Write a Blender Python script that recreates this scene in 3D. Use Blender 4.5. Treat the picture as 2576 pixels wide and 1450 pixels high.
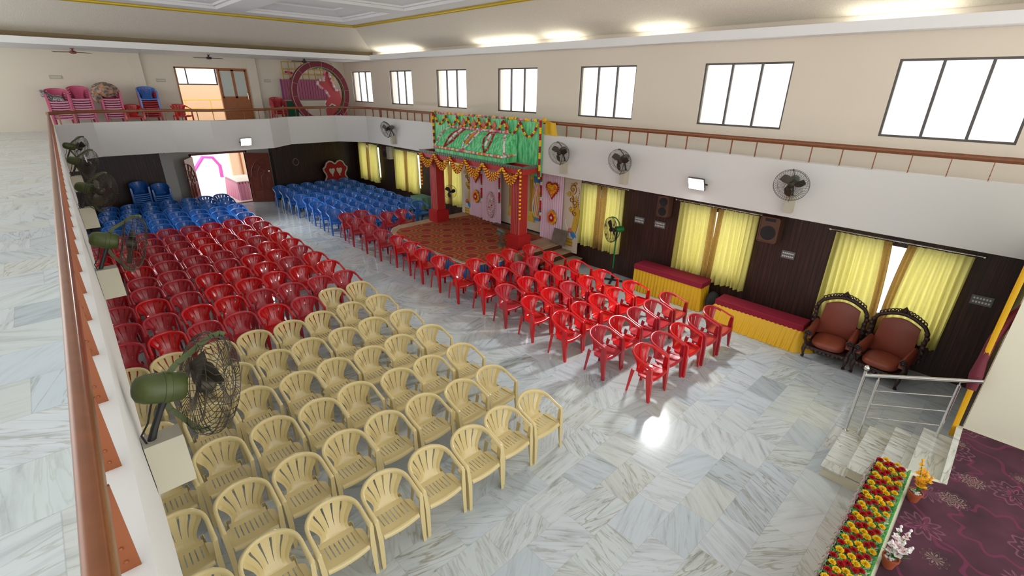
import bpy, math, random
from mathutils import Matrix, Vector
for o in list(bpy.data.objects): bpy.data.objects.remove(o)
SC = bpy.context.scene; COL = SC.collection
rnd = random.Random(7)
PI = math.pi

# ------------------------------------------------------------------ camera
F_PX = 1198.6
yaw, pitch, roll = math.radians(43.66), math.radians(22.93), math.radians(-0.832)
fw = Vector((math.sin(yaw)*math.cos(pitch), math.cos(yaw)*math.cos(pitch), -math.sin(pitch)))
rt = Vector((math.cos(yaw), -math.sin(yaw), 0)); dn = fw.cross(rt)
c_, s_ = math.cos(roll), math.sin(roll)
right = rt*c_ + dn*s_; down = -rt*s_ + dn*c_
cam_d = bpy.data.cameras.new('camera'); cam = bpy.data.objects.new('camera', cam_d); COL.objects.link(cam)
m = Matrix((right, -down, -fw)).transposed().to_4x4(); m.translation = Vector((0, 0, 4.7))
cam.matrix_world = m
cam_d.sensor_fit = 'HORIZONTAL'; cam_d.sensor_width = 36; cam_d.lens = 36*F_PX/2576
cam_d.clip_start = 0.05; cam_d.clip_end = 200
SC.camera = cam

# ------------------------------------------------------------------ world, exposure
w = bpy.data.worlds.new('overcast_sky'); SC.world = w; w.use_nodes = True
bg = w.node_tree.nodes['Background']; bg.inputs[0].default_value = (1.0, 0.985, 0.95, 1); bg.inputs[1].default_value = 1.35
SC.view_settings.view_transform = 'Standard'; SC.view_settings.look = 'None'
SC.view_settings.gamma = 1; SC.view_settings.use_curve_mapping = False
SC.view_settings.exposure = 0.86
SC.cycles.max_bounces = 5; SC.cycles.diffuse_bounces = 4; SC.cycles.glossy_bounces = 2
SC.cycles.transmission_bounces = 3; SC.cycles.transparent_max_bounces = 8
SC.cycles.caustics_reflective = False; SC.cycles.caustics_refractive = False
SC.cycles.sample_clamp_indirect = 4.0

def lamp(name, loc, power, size, rot, color=(1, 1, 1), sizey=None):
    l = bpy.data.lights.new(name, 'AREA'); l.energy = power; l.size = size; l.color = color
    if sizey: l.shape = 'RECTANGLE'; l.size_y = sizey
    o = bpy.data.objects.new(name, l); o.location = loc; o.rotation_euler = rot; COL.objects.link(o); return o
# the light of the two floodlights on the balcony fronts
lamp('floodlight_glow_window_side', (9.12, 4.45, 2.93), 55, .3, (0, math.radians(62), 0))
lamp('floodlight_glow_entrance', (4.95, 18.1, 2.85), 45, .3, (math.radians(-60), 0, 0))
# tubes of the ceiling cove
COVE = [(18.7, 15.7), (12.6, 10.1), (9.7, 8.5), (6.9, 5.7), (2.8, 1.4)]
for a, b in COVE:
    lamp('cove_tube_glow', (10.3, (a+b)/2, 5.70), 0.7*(a-b), .05, (0, PI, 0), (1, .98, .86), a-b)

# ------------------------------------------------------------------ materials
def new_mat(name):
    mt = bpy.data.materials.new(name); mt.use_nodes = True
    nt = mt.node_tree; return mt, nt, nt.nodes['Principled BSDF']
def N(nt, t, **kw):
    n = nt.nodes.new('ShaderNode'+t)
    for k, v in kw.items(): setattr(n, k, v)
    return n
def L(nt, a, b): nt.links.new(a, b)
def simple(name, col, rough=.5, metal=0, coat=0, var=0, scale=6, bump=0, bscale=60, spec=None):
    mt, nt, b = new_mat(name)
    b.inputs['Base Color'].default_value = (*col, 1); b.inputs['Roughness'].default_value = rough
    b.inputs['Metallic'].default_value = metal; b.inputs['Coat Weight'].default_value = coat
    if spec is not None: b.inputs['Specular IOR Level'].default_value = spec
    if var or bump:
        tc = N(nt, 'TexCoord')
    if var:
        no = N(nt, 'TexNoise'); no.inputs['Scale'].default_value = scale; no.inputs['Detail'].default_value = 4
        L(nt, tc.outputs['Object'], no.inputs['Vector'])
        mx = N(nt, 'MixRGB'); mx.inputs[1].default_value = (*[max(0, c*(1-var)) for c in col], 1)
        mx.inputs[2].default_value = (*[min(1, c*(1+var)) for c in col], 1)
        L(nt, no.outputs['Fac'], mx.inputs[0]); L(nt, mx.outputs[0], b.inputs['Base Color'])
    if bump:
        n2 = N(nt, 'TexNoise'); n2.inputs['Scale'].default_value = bscale; n2.inputs['Detail'].default_value = 3
        L(nt, tc.outputs['Object'], n2.inputs['Vector'])
        bp = N(nt, 'Bump'); bp.inputs['Strength'].default_value = bump; bp.inputs['Distance'].default_value = .01
        L(nt, n2.outputs['Fac'], bp.inputs['Height']); L(nt, bp.outputs[0], b.inputs['Normal'])
    return mt
def emit(name, col, s):
    mt, nt, b = new_mat(name); b.inputs['Base Color'].default_value = (*col, 1)
    b.inputs['Emission Color'].default_value = (*col, 1); b.inputs['Emission Strength'].default_value = s; return mt
def ramp(nt, stops, inp):
    r = N(nt, 'ValToRGB'); e = r.color_ramp.elements
    while len(e) < len(stops): e.new(.5)
    for k, (p, c) in enumerate(stops): e[k].position = p; e[k].color = (*c, 1)
    L(nt, inp, r.inputs[0]); return r
def math_(nt, op, a, b=None):
    n = N(nt, 'Math', operation=op)
    for k, v in ((0, a), (1, b)):
        if v is None: continue
        if isinstance(v, (int, float)): n.inputs[k].default_value = v
        else: L(nt, v, n.inputs[k])
    return n.outputs[0]

def marble(name, tw, th, base=(.72, .77, .79), rough=.14, streak=1.0):
    mt, nt, b = new_mat(name); tc = N(nt, 'TexCoord'); sp = N(nt, 'SeparateXYZ'); L(nt, tc.outputs['Object'], sp.inputs[0])
    x, y = sp.outputs[0], sp.outputs[1]
    ry = math_(nt, 'DIVIDE', y, th); row = math_(nt, 'FLOOR', ry)
    rx = math_(nt, 'ADD', math_(nt, 'DIVIDE', x, tw), math_(nt, 'MULTIPLY', row, .37)); cx = math_(nt, 'FLOOR', rx)
    cb = N(nt, 'CombineXYZ'); L(nt, cx, cb.inputs[0]); L(nt, row, cb.inputs[1])
    wn = N(nt, 'TexWhiteNoise'); L(nt, cb.outputs[0], wn.inputs[0])
    ws = N(nt, 'SeparateColor'); L(nt, wn.outputs['Color'], ws.inputs[0])
    vr = N(nt, 'VectorRotate', rotation_type='Z_AXIS'); L(nt, tc.outputs['Object'], vr.inputs['Vector'])
    L(nt, math_(nt, 'MULTIPLY', ws.outputs[0], 3.1), vr.inputs['Angle'])
    sc = N(nt, 'VectorMath', operation='MULTIPLY'); L(nt, vr.outputs[0], sc.inputs[0]); sc.inputs[1].default_value = (1.2, 10.0, 1)
    off = N(nt, 'VectorMath', operation='SCALE'); L(nt, wn.outputs['Color'], off.inputs[0]); off.inputs['Scale'].default_value = 60
    ad = N(nt, 'VectorMath', operation='ADD'); L(nt, sc.outputs[0], ad.inputs[0]); L(nt, off.outputs[0], ad.inputs[1])
    n1 = N(nt, 'TexNoise'); n1.inputs['Scale'].default_value = 1.3; n1.inputs['Detail'].default_value = 9; n1.inputs['Distortion'].default_value = .35
    n1.inputs['Roughness'].default_value = .62
    L(nt, ad.outputs[0], n1.inputs['Vector'])
    r1 = ramp(nt, [(.0, (.16, .19, .20)), (.27, (.34, .37, .37)), (.36, tuple(c*.80 for c in base)), (.44, tuple(c*.92 for c in base)), (.52, base), (1, tuple(min(1, c*1.08) for c in base))], n1.outputs['Fac'])
    n2 = N(nt, 'TexNoise'); n2.inputs['Scale'].default_value = .8; n2.inputs['Detail'].default_value = 6; n2.inputs['Distortion'].default_value = 1.2
    ad2 = N(nt, 'VectorMath', operation='ADD'); L(nt, ad.outputs[0], ad2.inputs[0]); ad2.inputs[1].default_value = (31, 7, 3)
    L(nt, ad2.outputs[0], n2.inputs['Vector'])
    v = math_(nt, 'ABSOLUTE', math_(nt, 'SUBTRACT', n2.outputs['Fac'], .5))
    r2 = ramp(nt, [(0, (.42, .36, .24)), (.010*streak, (.60, .54, .42)), (.028*streak, (1, 1, 1))], v)
    mu = N(nt, 'MixRGB', blend_type='MULTIPLY'); L(nt, math_(nt, 'MULTIPLY', math_(nt, 'POWER', ws.outputs[2], 1.6), .75), mu.inputs[0])
    L(nt, r1.outputs[0], mu.inputs[1]); L(nt, r2.outputs[0], mu.inputs[2])
    # slab tint
    r3 = ramp(nt, [(0, (.66, .70, .72)), (.05, (.80, .85, .88)), (.2, (.88, .93, .98)), (.45, (1, 1, 1)), (.8, (.95, .98, .94)), (1, (.93, .90, .82))], ws.outputs[1])
    m3 = N(nt, 'MixRGB', blend_type='MULTIPLY'); m3.inputs[0].default_value = .85
    L(nt, mu.outputs[0], m3.inputs[1]); L(nt, r3.outputs[0], m3.inputs[2])
    fx = math_(nt, 'ABSOLUTE', math_(nt, 'SUBTRACT', math_(nt, 'FRACT', rx), .5)); fy = math_(nt, 'ABSOLUTE', math_(nt, 'SUBTRACT', math_(nt, 'FRACT', ry), .5))
    gx = math_(nt, 'GREATER_THAN', fx, .5-.0025/tw); gy = math_(nt, 'GREATER_THAN', fy, .5-.0025/th)
    g = math_(nt, 'MULTIPLY', math_(nt, 'MAXIMUM', gx, gy), .35)
    m4 = N(nt, 'MixRGB'); L(nt, g, m4.inputs[0]); L(nt, m3.outputs[0], m4.inputs[1]); m4.inputs[2].default_value = (.3, .31, .3, 1)
    L(nt, m4.outputs[0], b.inputs['Base Color']); b.inputs['Roughness'].default_value = rough
    return mt

M = {}
M['floor'] = marble('marble_floor', .66, .43, (.61, .655, .68))
M['marble_step'] = marble('marble_step', 1.3, 5.0, (.70, .71, .66), .2)
M['white_wall'] = simple('white_paint', (.70, .695, .67), .7)
M['cream_wall'] = simple('cream_paint', (.79, .70, .59), .75, var=.03, scale=1.5)
M['cream_wall2'] = simple('cream_paint_rear', (.76, .70, .59), .75, var=.03, scale=1.5)
M['ivory_wall'] = simple('ivory_paint', (.72, .69, .55), .75)
M['grey_wall'] = simple('grey_white_paint', (.62, .61, .56), .7)
M['ceiling_white'] = simple('ceiling_white', (.84, .85, .86), .6)
M['stucco'] = simple('stucco', (.84, .77, .66), .85, var=.22, scale=55, bump=.9, bscale=45)
M['cove'] = simple('cove_board', (.26, .19, .10), .7)
M['gold_trim'] = simple('gold_trim', (.62, .44, .03), .35, metal=.3)
M['rail_wood'] = simple('varnished_rail_wood', (.20, .062, .016), .26, var=.25, scale=14)
M['baluster'] = simple('brown_painted_iron', (.24, .065, .018), .45)
M['door_wood'] = simple('carved_door_wood', (.23, .058, .033), .35, var=.3, scale=20)
M['door_wood2'] = simple('plywood_door', (.36, .12, .035), .45, var=.15, scale=12)
M['frame_metal'] = simple('window_frame_metal', (.10, .09, .085), .4, metal=.4)
M['steel'] = simple('stainless_steel', (.72, .72, .72), .18, metal=1)
M['black'] = simple('black_plastic', (.012, .012, .013), .45)
M['iron'] = simple('black_iron', (.03, .03, .03), .5, metal=.3)
M['green_motor'] = simple('green_enamel', (.060, .078, .014), .42, var=.35, scale=18)
M['green_fan'] = simple('bright_green_enamel', (.01, .19, .045), .35)
M['grey_motor'] = simple('grey_green_enamel', (.10, .12, .10), .45)
M['wire'] = simple('fan_guard_wire', (.06, .05, .035), .45, metal=.6)
M['box'] = simple('mounting_box_cream', (.50, .465, .36), .65, var=.05)
M['beige'] = simple('beige_plastic', (.70, .57, .28), .24, coat=.3)
M['red'] = simple('red_plastic', (.62, .006, .010), .2, coat=.4)
M['rose'] = simple('worn_red_plastic', (.46, .022, .035), .3, coat=.2, var=.15, scale=9)
M['blue'] = simple('blue_plastic', (.025, .17, .60), .26, coat=.3)
M['pink'] = simple('pink_plastic', (.62, .09, .20), .35)
M['pinkseat'] = simple('pale_pink_plastic', (.72, .28, .42), .35)
M['sticker'] = simple('foil_sticker', (.45, .62, .80), .25, metal=.5)
M['sticker_green'] = simple('green_foil_sticker', (.02, .55, .20), .25, metal=.3)
M['white_plastic'] = simple('white_plastic', (.75, .75, .72), .4)
M['switch_grey'] = simple('switch_plate_grey', (.16, .17, .17), .4)
M['speaker_wood'] = simple('speaker_veneer', (.13, .06, .035), .5, var=.15)
M['cone'] = simple('speaker_cone', (.012, .014, .018), .4)
M['maroon_cloth'] = simple('maroon_table_cloth', (.26, .005, .028), .85)
M['leather'] = simple('brown_leather', (.26, .055, .03), .42, var=.12, scale=5)
M['carved'] = simple('carved_dark_wood', (.045, .022, .018), .4, var=.4, scale=30, bump=.6, bscale=60)
M['throne_red'] = simple('red_velvet', (.42, .012, .012), .8)
M['throne_white'] = simple('silvered_carving', (.66, .63, .55), .5, bump=.8, bscale=40)
M['green_cloth'] = simple('green_cloth', (.16, .33, .24), .8)
M['dark_green'] = simple('dark_green_cloth', (.05, .12, .07), .8)
M['pillar_red'] = simple('pillar_red', (.45, .012, .015), .45)
M['bead'] = simple('white_beading', (.62, .35, .32), .5)
M['silver'] = simple('silver_trim', (.48, .47, .42), .35, metal=.4)
M['scallop'] = simple('scallop_green_grey', (.10, .14, .10), .5)
M['kalash'] = simple('kalash_print', (.62, .16, .10), .6, var=.5, scale=60)
M['blue_cloth'] = simple('blue_satin_skirt', (.01, .16, .55), .4)
M['pink_cloth'] = simple('pink_drape', (.84, .60, .72), .7)
M['yellow_cloth'] = simple('yellow_satin', (.75, .43, .01), .5)
M['maroon_drape'] = simple('maroon_drape', (.12, .006, .018), .7)
M['gold_art'] = simple('gold_paint', (.72, .45, .04), .5)
M['brown_art'] = simple('brown_outline', (.22, .07, .02), .6)
M['blue_art'] = simple('sky_blue_paint', (.05, .27, .62), .6)
M['white_art'] = simple('white_paint_art', (.80, .78, .80), .6)
M['board'] = simple('cream_board', (.70, .60, .47), .75)
M['plank'] = simple('dark_plank', (.09, .035, .018), .4, var=.3)
M['worn_board'] = simple('worn_grey_board', (.16, .12, .09), .6, var=.6, scale=4)
M['fl_red'] = simple('red_flower', (.50, .008, .012), .8)
M['fl_dred'] = simple('dark_red_flower', (.42, .006, .02), .8)
M['fl_yel'] = simple('yellow_flower', (.90, .60, .01), .8)
M['fl_or'] = simple('orange_flower', (.85, .25, .008), .8)
M['fl_or2'] = simple('amber_flower', (.85, .38, .01), .7)
M['fl_pink'] = simple('pink_flower', (.72, .12, .22), .8)
M['fl_white'] = simple('white_flower', (.80, .78, .75), .8)
M['fl_lpink'] = simple('pale_pink_flower', (.80, .42, .48), .8)
M['leaf'] = simple('leaf_green', (.05, .22, .035), .6, var=.3)
M['terracotta'] = simple('terracotta', (.34, .07, .025), .7, var=.1)
M['pebble'] = simple('pebbles', (.55, .52, .48), .7, var=.3, scale=50)
M['ring'] = simple('maroon_satin', (.17, .006, .022), .5, var=.3, scale=4)
M['lattice'] = simple('gold_lattice', (.60, .40, .06), .4, metal=.2)
M['pink_board'] = simple('pink_board', (.42, .12, .22), .6)
M['coral'] = simple('coral_panel', (.52, .07, .08), .6)
M['grass_mat'] = simple('artificial_hedge', (.01, .10, .05), .85, var=.5, scale=60)
M['bag'] = simple('black_cloth_bag', (.012, .014, .016), .75)
M['mat_stain'] = simple('stage_mat', (.45, .30, .20), .8, var=.35, scale=3)
M['gravel'] = simple('pale_courtyard', (.72, .70, .68), .8)
M['magenta'] = simple('magenta_arch', (.65, .10, .50), .7)
M['peach'] = simple('peach_paint', (.78, .55, .38), .8)
M['yellow_rail'] = simple('yellow_rail', (.75, .48, .08), .5)
M['lampglow'] = emit('lamp_glass', (1, 1, 1), 30)
M['tubeglow'] = emit('tube_glass', (1, .98, .88), 4)
M['frost'] = simple('frosted_glass', (.55, .60, .57), .25)
M['hedge_leaf'] = simple('hedge_leaf', (.07, .34, .07), .5, var=.3)
M['purple_cloth'] = simple('purple_cloth', (.30, .03, .28), .5)
M['lace'] = simple('lace_trim', (.50, .40, .36), .7, bump=.5, bscale=80)
M['concrete'] = simple('kerb_paint', (.70, .69, .66), .6, var=.05)

def panel_mat():
    mt, nt, b = new_mat('dark_wood_panelling'); tc = N(nt, 'TexCoord'); sp = N(nt, 'SeparateXYZ'); L(nt, tc.outputs['Object'], sp.inputs[0])
    s = math_(nt, 'ADD', sp.outputs[0], sp.outputs[1])
    fr = math_(nt, 'FRACT', math_(nt, 'MULTIPLY', s, 11)); gr = math_(nt, 'LESS_THAN', fr, .14)
    cb = N(nt, 'CombineXYZ'); L(nt, math_(nt, 'MULTIPLY', s, 34), cb.inputs[0]); L(nt, math_(nt, 'MULTIPLY', sp.outputs[2], 1.2), cb.inputs[1])
    no = N(nt, 'TexNoise'); no.inputs['Scale'].default_value = 1; no.inputs['Detail'].default_value = 5; L(nt, cb.outputs[0], no.inputs['Vector'])
    r = ramp(nt, [(.3, (.022, .010, .008)), (.55, (.048, .021, .016)), (.8, (.10, .034, .022))], no.outputs['Fac'])
    mx = N(nt, 'MixRGB'); L(nt, math_(nt, 'MULTIPLY', gr, .7), mx.inputs[0]); L(nt, r.outputs[0], mx.inputs[1]); mx.inputs[2].default_value = (.012, .007, .006, 1)
    L(nt, mx.outputs[0], b.inputs['Base Color']); b.inputs['Roughness'].default_value = .42
    bp = N(nt, 'Bump'); bp.inputs['Strength'].default_value = .6; bp.inputs['Distance'].default_value = .01; bp.invert = True
    L(nt, gr, bp.inputs['Height']); L(nt, bp.outputs[0], b.inputs['Normal']); return mt
M['panel'] = panel_mat()

def curtain_mat(name, c1, c2):
    mt, nt, b = new_mat(name); tc = N(nt, 'TexCoord')
    no = N(nt, 'TexNoise'); no.inputs['Scale'].default_value = 25; L(nt, tc.outputs['Object'], no.inputs['Vector'])
    mx = N(nt, 'MixRGB'); mx.inputs[1].default_value = (*c1, 1); mx.inputs[2].default_value = (*c2, 1); L(nt, no.outputs['Fac'], mx.inputs[0])
    L(nt, mx.outputs[0], b.inputs['Base Color']); b.inputs['Roughness'].default_value = .6
    tr = N(nt, 'BsdfTranslucent'); L(nt, mx.outputs[0], tr.inputs[0])
    ms = N(nt, 'MixShader'); ms.inputs[0].default_value = .6; L(nt, b.outputs[0], ms.inputs[1]); L(nt, tr.outputs[0], ms.inputs[2])
    L(nt, ms.outputs[0], nt.nodes['Material Output'].inputs[0]); return mt
M['curtain'] = curtain_mat('yellow_satin_curtain', (.84, .76, .17), (.90, .86, .40))
M['curtain_band'] = curtain_mat('brown_gold_band', (.30, .17, .03), (.50, .33, .10))

def glass_mat(name, mixf, col):
    mt, nt, b = new_mat(name); b.inputs['Base Color'].default_value = (*col, 1); b.inputs['Roughness'].default_value = .1
    tr = N(nt, 'BsdfTransparent'); tr.inputs[0].default_value = (1, 1, 1, 1)
    ms = N(nt, 'MixShader'); ms.inputs[0].default_value = mixf; L(nt, b.outputs[0], ms.inputs[1]); L(nt, tr.outputs[0], ms.inputs[2])
    L(nt, ms.outputs[0], nt.nodes['Material Output'].inputs[0]); return mt
M['glass'] = glass_mat('window_glass', .93, (.8, .85, .85))

def carpet_red():
    mt, nt, b = new_mat('red_gold_carpet'); tc = N(nt, 'TexCoord')
    mp = N(nt, 'Mapping'); mp.inputs['Rotation'].default_value = (0, 0, .62); mp.inputs['Scale'].default_value = (1.75, 1.75, 1.75); L(nt, tc.outputs['Object'], mp.inputs[0])
    vo = N(nt, 'TexVoronoi'); vo.inputs['Randomness'].default_value = 0; vo.inputs['Scale'].default_value = .9; L(nt, mp.outputs[0], vo.inputs['Vector'])
    no = N(nt, 'TexNoise'); no.inputs['Scale'].default_value = 22; no.inputs['Detail'].default_value = 3; L(nt, tc.outputs['Object'], no.inputs['Vector'])
    d = math_(nt, 'ADD', vo.outputs['Distance'], math_(nt, 'MULTIPLY', math_(nt, 'SUBTRACT', no.outputs['Fac'], .5), .16))
    r = ramp(nt, [(0, (.30, .014, .014)), (.29, (.30, .014, .014)), (.31, (.42, .22, .035)), (.34, (.12, .10, .02)), (.37, (.42, .19, .03)), (.41, (.34, .025, .012)), (.50, (.36, .03, .012)), (.54, (.42, .20, .03)), (.58, (.33, .03, .012)), (.66, (.20, .10, .02))], d)
    n2 = N(nt, 'TexNoise'); n2.inputs['Scale'].default_value = 60; L(nt, tc.outputs['Object'], n2.inputs['Vector'])
    mx = N(nt, 'MixRGB', blend_type='OVERLAY'); mx.inputs[0].default_value = .3; L(nt, r.outputs[0], mx.inputs[1]); L(nt, n2.outputs['Fac'], mx.inputs[2])
    L(nt, mx.outputs[0], b.inputs['Base Color']); b.inputs['Roughness'].default_value = .95; return mt
M['carpet_red'] = carpet_red()

def carpet_plum():
    mt, nt, b = new_mat('plum_carpet'); tc = N(nt, 'TexCoord')
    def rings(scale, freq, lo, rad, off):
        mp = N(nt, 'Mapping'); mp.inputs['Location'].default_value = off; L(nt, tc.outputs['Object'], mp.inputs[0])
        vo = N(nt, 'TexVoronoi'); vo.inputs['Scale'].default_value = scale; vo.inputs['Randomness'].default_value = .7; L(nt, mp.outputs[0], vo.inputs['Vector'])
        sub = N(nt, 'VectorMath', operation='SUBTRACT'); L(nt, mp.outputs[0], sub.inputs[0])
        sp = N(nt, 'SeparateXYZ'); L(nt, vo.outputs['Position'], sub.inputs[1]); L(nt, sub.outputs[0], sp.inputs[0])
        an = math_(nt, 'ARCTAN2', sp.outputs[1], sp.outputs[0])
        pet = math_(nt, 'MULTIPLY', math_(nt, 'SINE', math_(nt, 'MULTIPLY', an, 10)), .035)
        d = math_(nt, 'ADD', vo.outputs['Distance'], pet)
        s = math_(nt, 'SINE', math_(nt, 'MULTIPLY', d, freq))
        return math_(nt, 'MULTIPLY', math_(nt, 'GREATER_THAN', s, lo), math_(nt, 'LESS_THAN', d, rad))
    a = rings(1.6, 60, .55, .42, (0, 0, 0)); c = rings(2.1, 75, .3, .26, (3.3, 1.7, 0)); e = rings(.9, 24, .93, .62, (8, 2, 0))
    no = N(nt, 'TexNoise'); no.inputs['Scale'].default_value = 2.5; L(nt, tc.outputs['Object'], no.inputs['Vector'])
    base = ramp(nt, [(.35, (.040, .009, .020)), (.65, (.085, .020, .042))], no.outputs['Fac'])
    m1 = N(nt, 'MixRGB'); L(nt, math_(nt, 'MULTIPLY', e, .45), m1.inputs[0]); L(nt, base.outputs[0], m1.inputs[1]); m1.inputs[2].default_value = (.20, .02, .08, 1)
    m2 = N(nt, 'MixRGB'); L(nt, math_(nt, 'MULTIPLY', a, .45), m2.inputs[0]); L(nt, m1.outputs[0], m2.inputs[1]); m2.inputs[2].default_value = (.26, .10, .14, 1)
    m3 = N(nt, 'MixRGB'); L(nt, math_(nt, 'MULTIPLY', c, .6), m3.inputs[0]); L(nt, m2.outputs[0], m3.inputs[1]); m3.inputs[2].default_value = (.36, .27, .20, 1)
    L(nt, m3.outputs[0], b.inputs['Base Color']); b.inputs['Roughness'].default_value = .9; return mt
M['carpet_plum'] = carpet_plum()

def streak_mat(name, c1, c2, sx, sz, rough=.5):
    mt, nt, b = new_mat(name); tc = N(nt, 'TexCoord')
    mp = N(nt, 'Mapping'); mp.inputs['Scale'].default_value = (sx, sx, sz); L(nt, tc.outputs['Object'], mp.inputs[0])
    no = N(nt, 'TexNoise'); no.inputs['Scale'].default_value = 1; no.inputs['Detail'].default_value = 2; L(nt, mp.outputs[0], no.inputs['Vector'])
    r = ramp(nt, [(.38, c1), (.62, c2)], no.outputs['Fac']); L(nt, r.outputs[0], b.inputs['Base Color']); b.inputs['Roughness'].default_value = rough; return mt
M['green_tile'] = streak_mat('green_feather_cloth', (.04, .45, .15), (.24, .74, .34), 20, 4)
M['dots'] = streak_mat('red_dotted_cloth', (.40, .011, .012), (.50, .035, .03), 70, 70)
M['rag'] = streak_mat('patchwork_cloth', (.05, .14, .16), (.60, .30, .18), 14, 14, .9)
M['stripe'] = streak_mat('striped_sheet', (.10, .10, .12), (.78, .77, .74), 30, 3, .9)

# ------------------------------------------------------------------ mesh helpers
class MB:
    def __init__(s): s.v = []; s.f = []; s.mi = []
    def add(s, vs, fs, mi=0):
        k = len(s.v); s.v += [tuple(p) for p in vs]; s.f += [tuple(i+k for i in f) for f in fs]; s.mi += [mi]*len(fs); return s
    def box(s, x0, x1, y0, y1, z0, z1, mi=0):
        return s.add([(x0, y0, z0), (x1, y0, z0), (x1, y1, z0), (x0, y1, z0), (x0, y0, z1), (x1, y0, z1), (x1, y1, z1), (x0, y1, z1)],
                     [(0, 3, 2, 1), (4, 5, 6, 7), (0, 1, 5, 4), (1, 2, 6, 5), (2, 3, 7, 6), (3, 0, 4, 7)], mi)
    def bar(s, a, b, w, h, mi=0, up=(0, 0, 1)):
        a, b = Vector(a), Vector(b); d = (b-a).normalized(); u = Vector(up)
        if abs(d.dot(u)) > .98: u = Vector((1, 0, 0))
        r = d.cross(u).normalized()*w/2; t = r.cross(d).normalized()*h/2
        vs = [p+q for p in (a, b) for q in (-r-t, r-t, r+t, -r+t)]
        return s.add(vs, [(0, 1, 2, 3), (7, 6, 5, 4), (0, 4, 5, 1), (1, 5, 6, 2), (2, 6, 7, 3), (3, 7, 4, 0)], mi)
    def tube(s, pts, r, n=6, mi=0, closed=False, flat=None):
        pts = [Vector(p) for p in pts]; K = len(pts); vs = []; prev = None
        for i, p in enumerate(pts):
            if closed: d = pts[(i+1) % K]-pts[i-1]
            else: d = pts[min(i+1, K-1)]-pts[max(i-1, 0)]
            d.normalize()
            if prev is None:
                u = Vector((0, 0, 1)) if abs(d.z) < .9 else Vector((1, 0, 0)); a = d.cross(u).normalized()
            else:
                a = (prev-d*prev.dot(d)).normalized()
            prev = a; b = d.cross(a)
            rr = r[i] if isinstance(r, (list, tuple)) else r
            for j in range(n):
                t = 2*PI*(j+.5)/n; q = a*math.cos(t)*rr + b*math.sin(t)*rr*(flat or 1)
                vs.append(p+q)
        fs = []
        for i in range(K if closed else K-1):
            for j in range(n):
                a0 = i*n+j; a1 = i*n+(j+1) % n; b0 = ((i+1) % K)*n+j; b1 = ((i+1) % K)*n+(j+1) % n
                fs.append((a0, a1, b1, b0))
        if not closed: fs += [tuple(range(n))[::-1], tuple((K-1)*n+j for j in range(n))]
        return s.add(vs, fs, mi)
    def lathe(s, prof, n=16, o=(0, 0, 0), ax=(0, 0, 1), mi=0):
        ax = Vector(ax).normalized(); u = ax.cross(Vector((0, 0, 1)) if abs(ax.z) < .9 else Vector((1, 0, 0))).normalized(); w_ = ax.cross(u); o = Vector(o)
        vs = []; K = len(prof)
        for r, h in prof:
            for j in range(n):
                t = 2*PI*j/n; vs.append(o+ax*h+(u*math.cos(t)+w_*math.sin(t))*r)
        fs = [(i*n+j, i*n+(j+1) % n, (i+1)*n+(j+1) % n, (i+1)*n+j) for i in range(K-1) for j in range(n)]
        if prof[0][0] > 1e-5: fs.append(tuple(range(n))[::-1])
        if prof[-1][0] > 1e-5: fs.append(tuple((K-1)*n+j for j in range(n)))
        return s.add(vs, fs, mi)
    def ball(s, c, r, n=6, k=4, mi=0, sq=1):
        prof = [(max(1e-6, r*math.sin(PI*i/k)), -r*sq*math.cos(PI*i/k)) for i in range(k+1)]
        return s.lathe(prof, n, c, (0, 0, 1), mi)
    def surf(s, fn, nu, nv, mi=0, closed=False):
        vs = [fn(i/nu, j/nv) for i in range(nu+1) for j in range(nv+1)]
        fs = [(i*(nv+1)+j, (i+1)*(nv+1)+j, (i+1)*(nv+1)+j+1, i*(nv+1)+j+1) for i in range(nu) for j in range(nv)]
        return s.add(vs, fs, mi)
    def prism(s, poly, fn0, fn1, mi=0):
        n = len(poly); vs = [fn0(*p) for p in poly]+[fn1(*p) for p in poly]
        return s.add(vs, [tuple(range(n)), tuple(range(2*n-1, n-1, -1))]+[(i, i+n, (i+1) % n+n, (i+1) % n) for i in range(n)], mi)
    def loft(s, secs, mi=0):
        # secs: list of 4-point rings
        n = len(secs[0]); vs = [p for r in secs for p in r]; K = len(secs)
        fs = [(i*n+j, i*n+(j+1) % n, (i+1)*n+(j+1) % n, (i+1)*n+j) for i in range(K-1) for j in range(n)]
        fs += [tuple(range(n))[::-1], tuple((K-1)*n+j for j in range(n))]
        return s.add(vs, fs, mi)
    def build(s, name, mats, parent=None, smooth=None, fix=True):
        me = bpy.data.meshes.new(name); me.from_pydata(s.v, [], s.f)
        if not isinstance(mats, (list, tuple)): mats = [mats]
        for q in mats: me.materials.append(M[q] if isinstance(q, str) else q)
        if len(mats) > 1:
            me.polygons.foreach_set('material_index', s.mi)
        me.update()
        if fix:
            import bmesh
            bm = bmesh.new(); bm.from_mesh(me); bmesh.ops.recalc_face_normals(bm, faces=bm.faces); bm.to_mesh(me); bm.free()
        if smooth:
            me.polygons.foreach_set('use_smooth', [True]*len(me.polygons)); me.set_sharp_from_angle(angle=math.radians(smooth))
        o = bpy.data.objects.new(name, me); COL.objects.link(o)
        if parent: o.parent = parent
        return o
def tag(o, label=None, cat=None, group=None, kind=None):
    if label: o['label'] = label
    if cat: o['category'] = cat
    if group: o['group'] = group
    if kind: o['kind'] = kind
    return o
def empty(name, loc, rz=0, **kw):
    o = bpy.data.objects.new(name, None); COL.objects.link(o); o.location = loc; o.rotation_euler = (0, 0, rz); o.empty_display_size = .1
    return tag(o, **kw)
def struct(mb, name, mats, parent=None, smooth=None):
    o = mb.build(name, mats, parent, smooth)
    if not parent: o['kind'] = 'structure'
    return o
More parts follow.
